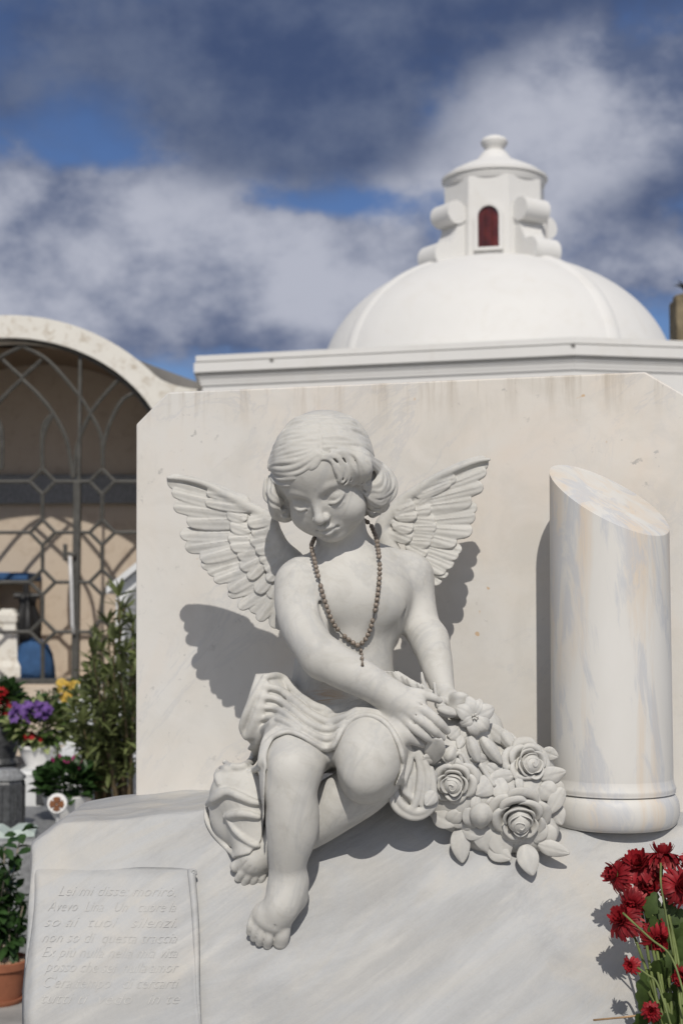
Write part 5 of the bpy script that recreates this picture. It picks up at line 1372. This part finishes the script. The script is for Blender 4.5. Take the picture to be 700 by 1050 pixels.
    h = MB().box((xat(66, Yg), Yg - .06, zat(575, Yg)), (xat(69.5, Yg), Yg - .02, zat(558, Yg)), .004); h.tube([P(67, 567, Yg - .04), P(78, 569, Yg - .05)], .012, 8); h.build('handle', M['iron'], g)
    MB().tube([P(72, 570, Yg - .05), P(73.5, 600, Yg - .045), P(74.5, 640, Yg - .045), P(76, 650, Yg - .04)], .012, 8).build('door_bar', M['steel'], g, True)
    # ---- things inside
    ya = yb - .42; a = empty('chapel_altar', (xat(10, ya), ya, zf), 'small altar with blue top and arched niche inside the chapel', 'altar')
    MB().box((xat(-60, ya), ya - .05, zat(595, ya)), (xat(30, ya), yb - .02, zat(587, ya)), .008).build('altar_top', M['blue'], a)
    nb = MB(); zt_, z0_ = zat(595.5, ya), zf
    for x0, x1 in ((-58, -12), (40 - 14, 28)): nb.box((xat(x0, ya), ya, z0_), (xat(x1, ya), yb - .02, zt_))
    nb.box((xat(-12, ya), yb - .15, z0_), (xat(26, ya), yb - .03, zt_)); nb.build('altar_body', M['beige'], a)
    yk = ya - .15; k = empty('altar_cross', (xat(26, yk), yk, zf), 'dark figure of a cross draped in blue cloth standing inside the chapel', 'cross')
    MB().tube([P(28, 650, yk), P(27, 598, yk)], .022, 8).build('upright', M['black'], k); MB().tube([P(15, 611, yk), P(41, 611, yk)], .02, 8).build('arm', M['black'], k)
    MB().lathe(P(28, 640, yk), [(.075, -.12), (.08, .0), (.06, .08), (.045, .12), (.05, .16), (.035, .20), (.01, .215)], 20, 0, .22, 5).build('dark_robe', M['black'], k, True)
    MB().lathe((P(37, 660, yk)[0], yk - .05, zf), [(.13, .0), (.125, .08), (.11, .17), (.085, .23), (.05, .26), (.01, .27)], 20, 0, .10, 7).build('blue_cloth', M['blue'], k, True)
    yp = ya - .2; p = MB().lathe((xat(9, yp), yp, zf), [(.15, 0), (.15, .09), (.115, .13), (.10, .30), (.085, .36), (.10, .38), (.10, .42), (.05, .46)], 4, math.pi / 4).build('altar_pedestal', M['arch'], None); tag(p, 'pale stone pedestal beside the blue draped cross inside the chapel', 'pedestal')
build_chapel()

# ================================================================== cemetery corner at left: tombs, pots and plants
rp = np.random.default_rng(33)
def leaves_mesh(name, centers, dirs, L, W, mat, parent, fold=.35, bend=.3):
    V = []; Fq = []
    for c, d in zip(centers, dirs):
        d = d / (np.linalg.norm(d) + 1e-9); s = np.cross(d, [0, 0, 1.]) + rp.normal(size=3) * .35; s -= (s @ d) * d; s /= np.linalg.norm(s) + 1e-9; n = np.cross(s, d); l = L * rp.uniform(.7, 1.2); w = W * rp.uniform(.75, 1.2); b = len(V)
        for t, ww in ((0, .12), (.3, .85), (.62, 1.0), (.86, .55), (1, .05)):
            m = c + d * l * t - n * l * bend * t * t
            V += [m - s * w * ww + n * w * ww * fold, m, m + s * w * ww + n * w * ww * fold]
        for i in range(4):
            for j in range(2): Fq.append((b + 3 * i + j, b + 3 * i + j + 1, b + 3 * i + j + 4, b + 3 * i + j + 3))
    o = mesh_obj(name, V, np.array(Fq), mat, parent); return o
def puff(n, c, r, up=.4):
    d = rp.normal(size=(n, 3)); d /= np.linalg.norm(d, axis=1)[:, None]; rad = rp.uniform(.35, 1, n) ** .6
    return np.asarray(c) + d * rad[:, None] * np.asarray(r), d + [0, 0, up]
def blooms(name, pts, r, mat, parent, npet=6, dirs=None):
    V = []; Fq = []
    for i, c in enumerate(pts):
        n = np.array([rp.normal() * .5, -1 + rp.normal() * .4, .6 + rp.normal() * .4]); n /= np.linalg.norm(n); e = np.cross(n, [0, 0, 1.]); e /= np.linalg.norm(e); f = np.cross(n, e); rr = r * rp.uniform(.7, 1.2)
        for lay in range(2):
            for k in range(npet):
                a = 2 * math.pi * (k + .5 * lay) / npet; d = math.cos(a) * e + math.sin(a) * f; s = np.cross(n, d); b = len(V); q = rr * (1 - .35 * lay)
                V += [c + n * .1 * rr * lay, c + d * q * .6 - s * q * .36 + n * q * .25, c + d * q + n * q * (.15 + .3 * lay), c + d * q * .6 + s * q * .36 + n * q * .25]; Fq.append((b, b + 1, b + 2, b + 3))
    return mesh_obj(name, V, np.array(Fq), mat, parent)
M['lf_dark'] = leafy('dark_glossy_leaf', (.035, .075, .022), .5, 40, .4); M['lf_mid'] = leafy('mid_green_leaf', (.075, .12, .035), .5, 30, .45); M['lf_pale'] = leafy('pale_variegated_leaf', (.26, .30, .13), .45, 30, .5)
M['lf_olean'] = leafy('oleander_leaf', (.13, .155, .058), .55, 14, .45)
M['fl_purple'] = leafy('purple_petal', (.17, .085, .30), .4, 50, .6); M['fl_red'] = leafy('red_petal', (.33, .012, .015), .4, 50, .6); M['fl_yellow'] = leafy('yellow_petal', (.62, .42, .08), .3, 50, .6)
M['fl_white'] = leafy('white_petal', (.72, .72, .68), .1, 50, .6); M['fl_pink'] = leafy('pink_petal', (.30, .03, .13), .4, 50, .6)

zL = zat(842, 4.7)                                   # top of the low granite tomb
def tomb(name, lo, hi, mat, label, bev=.012):
    return tag(MB().box(lo, hi, bev).build(name, mat), label, 'tomb')
tomb('granite_tomb', (xat(-160, 4.4), 4.32, 0), (xat(128, 4.4), 5.05, zL), M['slate'], 'low grey granite tomb carrying the dark lantern at left')
zW = zat(786, 5.36)
tomb('marble_tomb', (xat(22, 5.3), 5.22, 0), (xat(168, 5.3), 6.6, zW), M['tombwhite'], 'white marble tomb carrying the purple flower bowl')
tomb('black_headstone', (xat(41, 5.15), 5.12, zL - .01), (xat(61, 5.15), 5.19, zat(786, 5.12)), M['granite'], 'small black granite headstone leaning against the white tomb', .006)
zQ = zat(785, 5.5)
tomb('dark_plinth', (xat(-60, 5.45), 5.28, 0), (xat(20, 5.45), 5.85, zQ), M['granite'], 'dark granite block under the black vase of red flowers')
zF = zat(1027, 3.6)
tag(MB().box((-2.6, 2.9, 0), (xat(60, 3.6), 4.1, zF), .01).build('stone_ledge', M['ground']), 'low grey stone ledge under the terracotta bonsai pot', 'ledge')

# dark octagonal lantern
def lantern():
    Y = 4.55; c = np.array([xat(9, Y), Y, zL]); u = Y / F
    root = empty('grave_lantern', c, 'dark eight sided stone grave lantern standing on the grey tomb', 'lantern')
    m = MB().lathe(c, [(19 * u, 0), (20 * u, 4 * u), (19.5 * u, 8 * u), (19.5 * u, 46 * u), (18 * u, 49 * u)], 8, .39).build('body', M['granite'], root)
    MB().lathe(c, [(17 * u, 48 * u), (20.5 * u, 50 * u), (20 * u, 53 * u), (14 * u, 58 * u), (12 * u, 60 * u), (8 * u, 60.5 * u)], 8, .39).build('lid', M['slate'], root)
    f = MB()
    for k in range(16):
        a = k * math.pi / 8; f.tube([c + [19.6 * u * .955 * math.cos(a), 19.6 * u * .955 * math.sin(a), 10 * u], c + [19.6 * u * .955 * math.cos(a), 19.6 * u * .955 * math.sin(a), 44 * u]], 1.2 * u, 5)
    f.build('relief', M['granite'], root)
lantern()
# open book of pale marble
def book():
    Y = 4.38; c = np.array([xat(12, Y), Y, zL]); u = Y / F; root = empty('marble_book', c, 'pale green marble open book lying in front of the dark lantern', 'book')
    def page(s):
        pts = [(0, 4), (8, 9), (18, 9.5), (27, 6), (27, 2), (0, 1)]
        return MB().prism([c + [s * x * u, -.035, z * u] for x, z in pts], (0, .13, 0)).build('page', M['mint'], root)
    page(1); page(-1); MB().box(c + [-29 * u, -.045, -.0], c + [29 * u, .105, 1 * u], .001).build('cover', M['slate'], root)
    root.rotation_euler = (math.radians(0), 0, math.radians(8))
book()
# black vase with red flowers
def redvase():
    Y = 5.5; u = Y / F; c = np.array([xat(2, Y), Y, zQ]); root = empty('black_vase', c, 'black stone vase of red flowers on the dark block at the left edge', 'vase')
    o = MB().lathe(c, [(17 * u, 0), (19 * u, 3 * u), (16 * u, 8 * u), (20 * u, 22 * u), (22 * u, 34 * u), (21 * u, 40 * u), (23 * u, 42 * u), (23 * u, 45 * u), (19 * u, 45 * u), (18 * u, 38 * u)], 28).build('body', M['granite'], root); autosmooth(o, 40)
    C, d = puff(220, c + [0, 0, 62 * u], (24 * u, 20 * u, 22 * u)); leaves_mesh('foliage', C, d, 13 * u, 4 * u, M['lf_dark'], root)
    b = blooms('blossoms', [c + [rp.uniform(-14, 16) * u, -18 * u + rp.normal() * 3 * u, rp.uniform(56, 82) * u] for _ in range(14)], 8 * u, M['fl_red'], root, 8)
redvase()
# purple flower bowl
def purple():
    Y = 5.36; u = Y / F; c = np.array([xat(42, Y), Y, zW]); root = empty('flower_bowl', c, 'white bowl of purple flowers and variegated leaves on the white tomb', 'flower pot')
    o = MB().lathe(c, [(12 * u, 0), (13 * u, 2 * u), (18 * u, 12 * u), (20 * u, 18 * u), (21.5 * u, 19 * u), (21.5 * u, 22 * u), (19 * u, 22 * u), (17 * u, 16 * u)], 28).build('bowl', M['porcelain'], root); autosmooth(o, 40)
    C, d = puff(260, c + [0, 0, 40 * u], (30 * u, 24 * u, 22 * u)); leaves_mesh('variegated_leaves', C, d, 13 * u, 4.2 * u, M['lf_pale'], root)
    C, d = puff(200, c + [0, 0, 42 * u], (30 * u, 24 * u, 24 * u)); leaves_mesh('green_leaves', C, d, 13 * u, 3.4 * u, M['lf_mid'], root)
    blooms('blossoms', [c + [rp.uniform(-22, 14) * u, -22 * u + rp.normal() * 4 * u, rp.uniform(46, 66) * u] for _ in range(34)], 5.5 * u, M['fl_purple'], root)
    blooms('small_red_blossoms', [c + [rp.uniform(-12, 8) * u, -24 * u + rp.normal() * 2 * u, rp.uniform(28, 35) * u] for _ in range(10)], 3.2 * u, M['fl_red'], root)
    m = MB()
    for k in range(3):
        p = [c + [(4 + k * 4) * u, 0, 40 * u], c + [(5 + k * 4) * u, 0, 68 * u], c + [(2 + 8 * k) * u, 0, 78 * u]]; m.tube(crom(p, 4), .8 * u, 5)
    m.build('sprig_stem', M['stem'], root)
    C = np.array([c + [(2 + 8 * k + rp.uniform(-3, 3)) * u, 0, (70 + rp.uniform(0, 8)) * u] for k in range(3) for _ in range(5)]); leaves_mesh('sprig_leaves', C, rp.normal(size=(15, 3)) + [0, 0, .4], 10 * u, 2.4 * u, M['lf_dark'], root)
purple()
# cyclamen in white bowl with painted rusty cross
def cyclamen():
    Y = 4.72; u = Y / F; c = np.array([xat(72, Y), Y, zL]); root = empty('cyclamen_bowl', c, 'white bowl of dark leaved cyclamen with pink buds behind the marble base', 'flower pot')
    o = MB().lathe(c, [(12 * u, 0), (13 * u, 2 * u), (23 * u, 16 * u), (25 * u, 23 * u), (26 * u, 25 * u), (24 * u, 26 * u), (22 * u, 20 * u)], 28).build('bowl', M['porcelain'], root); autosmooth(o, 40)
    C, d = puff(240, c + [-2 * u, 0, 37 * u], (29 * u, 26 * u, 18 * u), .8); leaves_mesh('leaves', C, d, 12 * u, 6.5 * u, M['lf_dark'], root, .15, .5)
    blooms('buds', [c + [x * u, -12 * u, z * u] for x, z in ((-14, 62), (-6, 66), (8, 64), (2, 58), (12, 54), (-2, 60), (16, 60))], 3.4 * u, M['fl_pink'], root, 4)
    m = MB()
    for x, z in ((-14, 61), (-6, 65), (8, 63), (12, 53)): m.tube([c + [x * .4 * u, -6 * u, 30 * u], c + [x * u, -12 * u, z * u]], .7 * u, 5)
    m.build('stalk', M['lf_mid'], root)
cyclamen()
def tag_disc():
    Y = 4.40; u = Y / F; p = P(59, 824, Y); root = empty('enamel_plaque', (p[0], p[1], zL), 'small round white plaque with rust brown cross in front of the cyclamen', 'plaque')
    MB().lathe((0, 0, 0), [(9.5 * u, -.006), (10.5 * u, 0), (9.5 * u, .006)], 28).build('disc', M['porcelain'], None); o = bpy.data.objects['disc']; o.parent = root; o.rotation_euler = (math.radians(80), 0, 0); o.location = Vector(p) - root.location
    m = MB()
    for k in range(4):
        a = k * math.pi / 2; d = np.array([math.cos(a), 0, math.sin(a)]); s = np.array([-math.sin(a), 0, math.cos(a)]); b = p + [0, -.012, 0]
        m.prism([b + d * 1 * u - s * 1.2 * u, b + d * 6 * u - s * 4 * u, b + d * 7.5 * u, b + d * 6 * u + s * 4 * u, b + d * 1 * u + s * 1.2 * u], (0, .006, 0))
    m.build('cross_emblem', M['rust'], root); MB().tube([p + [0, .01, -8 * u], [p[0], p[1] + .02, zL]], .006, 6).build('stake', M['steel'], root)
tag_disc()
# ficus bonsai
def ficus():
    Y = 3.6; u = Y / F; c = np.array([xat(5, Y), Y, zF]); root = empty('bonsai_ficus', c, 'small ficus bonsai with swollen pale roots in a terracotta pot at lower left', 'potted plant')
    pt = MB().lathe(c, [(23 * u, 0), (25 * u, 3 * u), (25 * u, 5 * u), (22 * u, 5 * u), (25 * u, 20 * u), (28 * u, 34 * u), (30.5 * u, 35 * u), (31 * u, 42 * u), (29 * u, 43 * u), (27 * u, 36 * u)], 32).build('pot', M['terracotta'], root); autosmooth(pt, 35)
    MB().lathe(c, [(28 * u, 38 * u), (24 * u, 40 * u), (10 * u, 42 * u), (2 * u, 42.5 * u)], 28).build('pebble_soil', M['soil'], root, True)
    st = MB()
    for k in range(90):
        a, r = rp.uniform(0, 6.28), 27 * u * math.sqrt(rp.uniform(0, 1)); bm = bmesh.new(); bmesh.ops.create_icosphere(bm, subdivisions=1, radius=2.0 * u)
        for v in bm.verts: v.co = Vector((v.co.x * rp.uniform(.7, 1.3), v.co.y, v.co.z * .7)) + Vector(c + [r * math.cos(a), r * math.sin(a), 41.5 * u])
        st.bm(bm)
    st.build('pebbles', M['soil'], root, True)
    tr = MB()
    for k in range(6):
        a = k * 1.05 + .3; tr.tube(crom([c + [math.cos(a) * 12 * u, math.sin(a) * 10 * u, 40 * u], c + [math.cos(a) * 8 * u, math.sin(a) * 7 * u, 52 * u], c + [math.cos(a) * 5 * u, math.sin(a) * 4 * u, 66 * u], c + [math.cos(a) * 3 * u, 0, 80 * u]], 4), np.linspace(5.5 * u, 2.5 * u, 13), 8)
    tr.build('roots', M['bark'], root, True)
    br = MB(); tips = []
    for k in range(22):
        a = rp.uniform(0, 6.28); e = c + [math.cos(a) * rp.uniform(10, 36) * u, math.sin(a) * rp.uniform(6, 26) * u, rp.uniform(92, 168) * u]
        q = crom([c + [0, 0, 74 * u], c * .5 + e * .5 + [rp.normal() * 4 * u, 0, 6 * u], e], 5); br.tube(q, np.linspace(1.8 * u, .6 * u, len(q)), 5); tips += [q[i] for i in range(4, len(q))]
    br.build('branches', M['bark'], root)
    tips = np.array(tips); C = np.repeat(tips, 4, 0) + rp.normal(size=(len(tips) * 4, 3)) * 3 * u
    leaves_mesh('leaves', C, rp.normal(size=(len(C), 3)) + [0, -.2, -.1], 15 * u, 5.0 * u, M['lf_dark'], root, .2, .4)
ficus()
# oleander bush
def oleander():
    Y = 4.85; u = Y / F; c = np.array([xat(112, Y), Y, zL]); root = empty('oleander_bush', c, 'tall leafy oleander bush growing beside the marble slab', 'bush')
    br = MB(); C = []; D = []
    tg = [(128, 624), (120, 612), (112, 640), (98, 655), (92, 668), (88, 690), (136, 640), (80, 715), (104, 668), (118, 655), (130, 668), (84, 740), (76, 730), (140, 690), (148, 630), (152, 660), (95, 700), (110, 690), (124, 690), (86, 765), (134, 720), (146, 740), (102, 735), (158, 700), (90, 715), (118, 730), (108, 755), (78, 752)]
    for (px, py) in tg:
        yy = Y + rp.uniform(-.28, .28); e = P(px + rp.uniform(-3, 3), py, yy); b = c + [rp.uniform(-.05, .09), rp.uniform(-.06, .06), 0]
        q = crom([b, b * .55 + e * .45 + [(e[0] - b[0]) * .1, 0, .04], e], 10); br.tube(q, np.linspace(2.0 * u, .7 * u, len(q)), 5)
        for i in range(5, len(q)):
            for k in range(4): C.append(q[i] + rp.normal(size=3) * 1.2 * u); D.append((q[-1] - q[0]) / np.linalg.norm(q[-1] - q[0]) * .75 + rp.normal(size=3) * .55)
        for k in range(7): C.append(q[-1]); D.append(np.array([0, 0, .9]) + rp.normal(size=3) * .45)
    br.build('stems', M['stem'], root); leaves_mesh('leaves', np.array(C), np.array(D), 17 * u, 2.2 * u, M['lf_olean'], root, .25, .25)
    MB().lathe(c + [.02, 0, 0], [(.10, 0), (.14, .015), (.10, .03)], 20).build('root_mound', M['soil'], root, True)
oleander()
# flowers on the tomb further back
def posy():
    Y = 6.2; u = Y / F; c = np.array([xat(80, Y), Y, zW]); root = empty('marble_flower_vase', c, 'white square vase of yellow and white flowers behind the oleander', 'vase')
    MB().box(c + [-16 * u, -.06, 0], c + [18 * u, .08, (zat(716, Y) - zW)], .006).build('body', M['tombwhite'], root)
    h = zat(712, Y) - zW
    C, d = puff(80, c + [0, 0, h], (20 * u, 14 * u, 8 * u)); leaves_mesh('leaves', C, d, 10 * u, 3 * u, M['lf_mid'], root)
    blooms('yellow_blossoms', [c + [rp.uniform(-16, 2) * u, -.07 + rp.normal() * .02, h + rp.uniform(-4, 14) * u] for _ in range(16)], 5.5 * u, M['fl_yellow'], root, 8)
    blooms('white_blossoms', [c + [rp.uniform(-2, 46) * u, -.05 + rp.normal() * .02, h + rp.uniform(-10, 18) * u] for _ in range(26)], 5 * u, M['fl_white'], root, 8)
posy()
# little gabled shrine
def shrine():
    Y = 7.2; x = lambda p: xat(p, Y); z = lambda p: zat(p, Y); root = empty('gabled_shrine', (x(165), Y, 0), 'small white gabled shrine with dark arched niche behind the oleander', 'shrine')
    w = 46
    wall = [(x(165 - w), Y, 0), (x(165 + w), Y, 0), (x(165 + w), Y, z(604)), (x(165), Y, z(566)), (x(165 - w), Y, z(604))]
    MB().prism(wall, (0, .7, 0)).build('wall', M['tombwhite'], root)
    for s in (-1, 1):
        q = [(x(165 + s * 54), Y - .06, z(609)), (x(165), Y - .06, z(565)), (x(165), Y - .06, z(557)), (x(165 + s * 54), Y - .06, z(602))]
        MB().prism(q, (0, .82, 0)).build('roof_slope', M['tombwhite'], root)
    a = [(x(165 - 37), 0), (x(165 + 37), 0)] + [(x(165) + (x(202) - x(165)) * math.cos(t), z(625) + (z(592) - z(625)) * math.sin(t)) for t in np.linspace(0, math.pi, 16)]
    MB().prism([(p, Y - .012, max(q, .02)) for p, q in a], (0, .010, 0)).build('niche', M['slate'], root)
shrine()
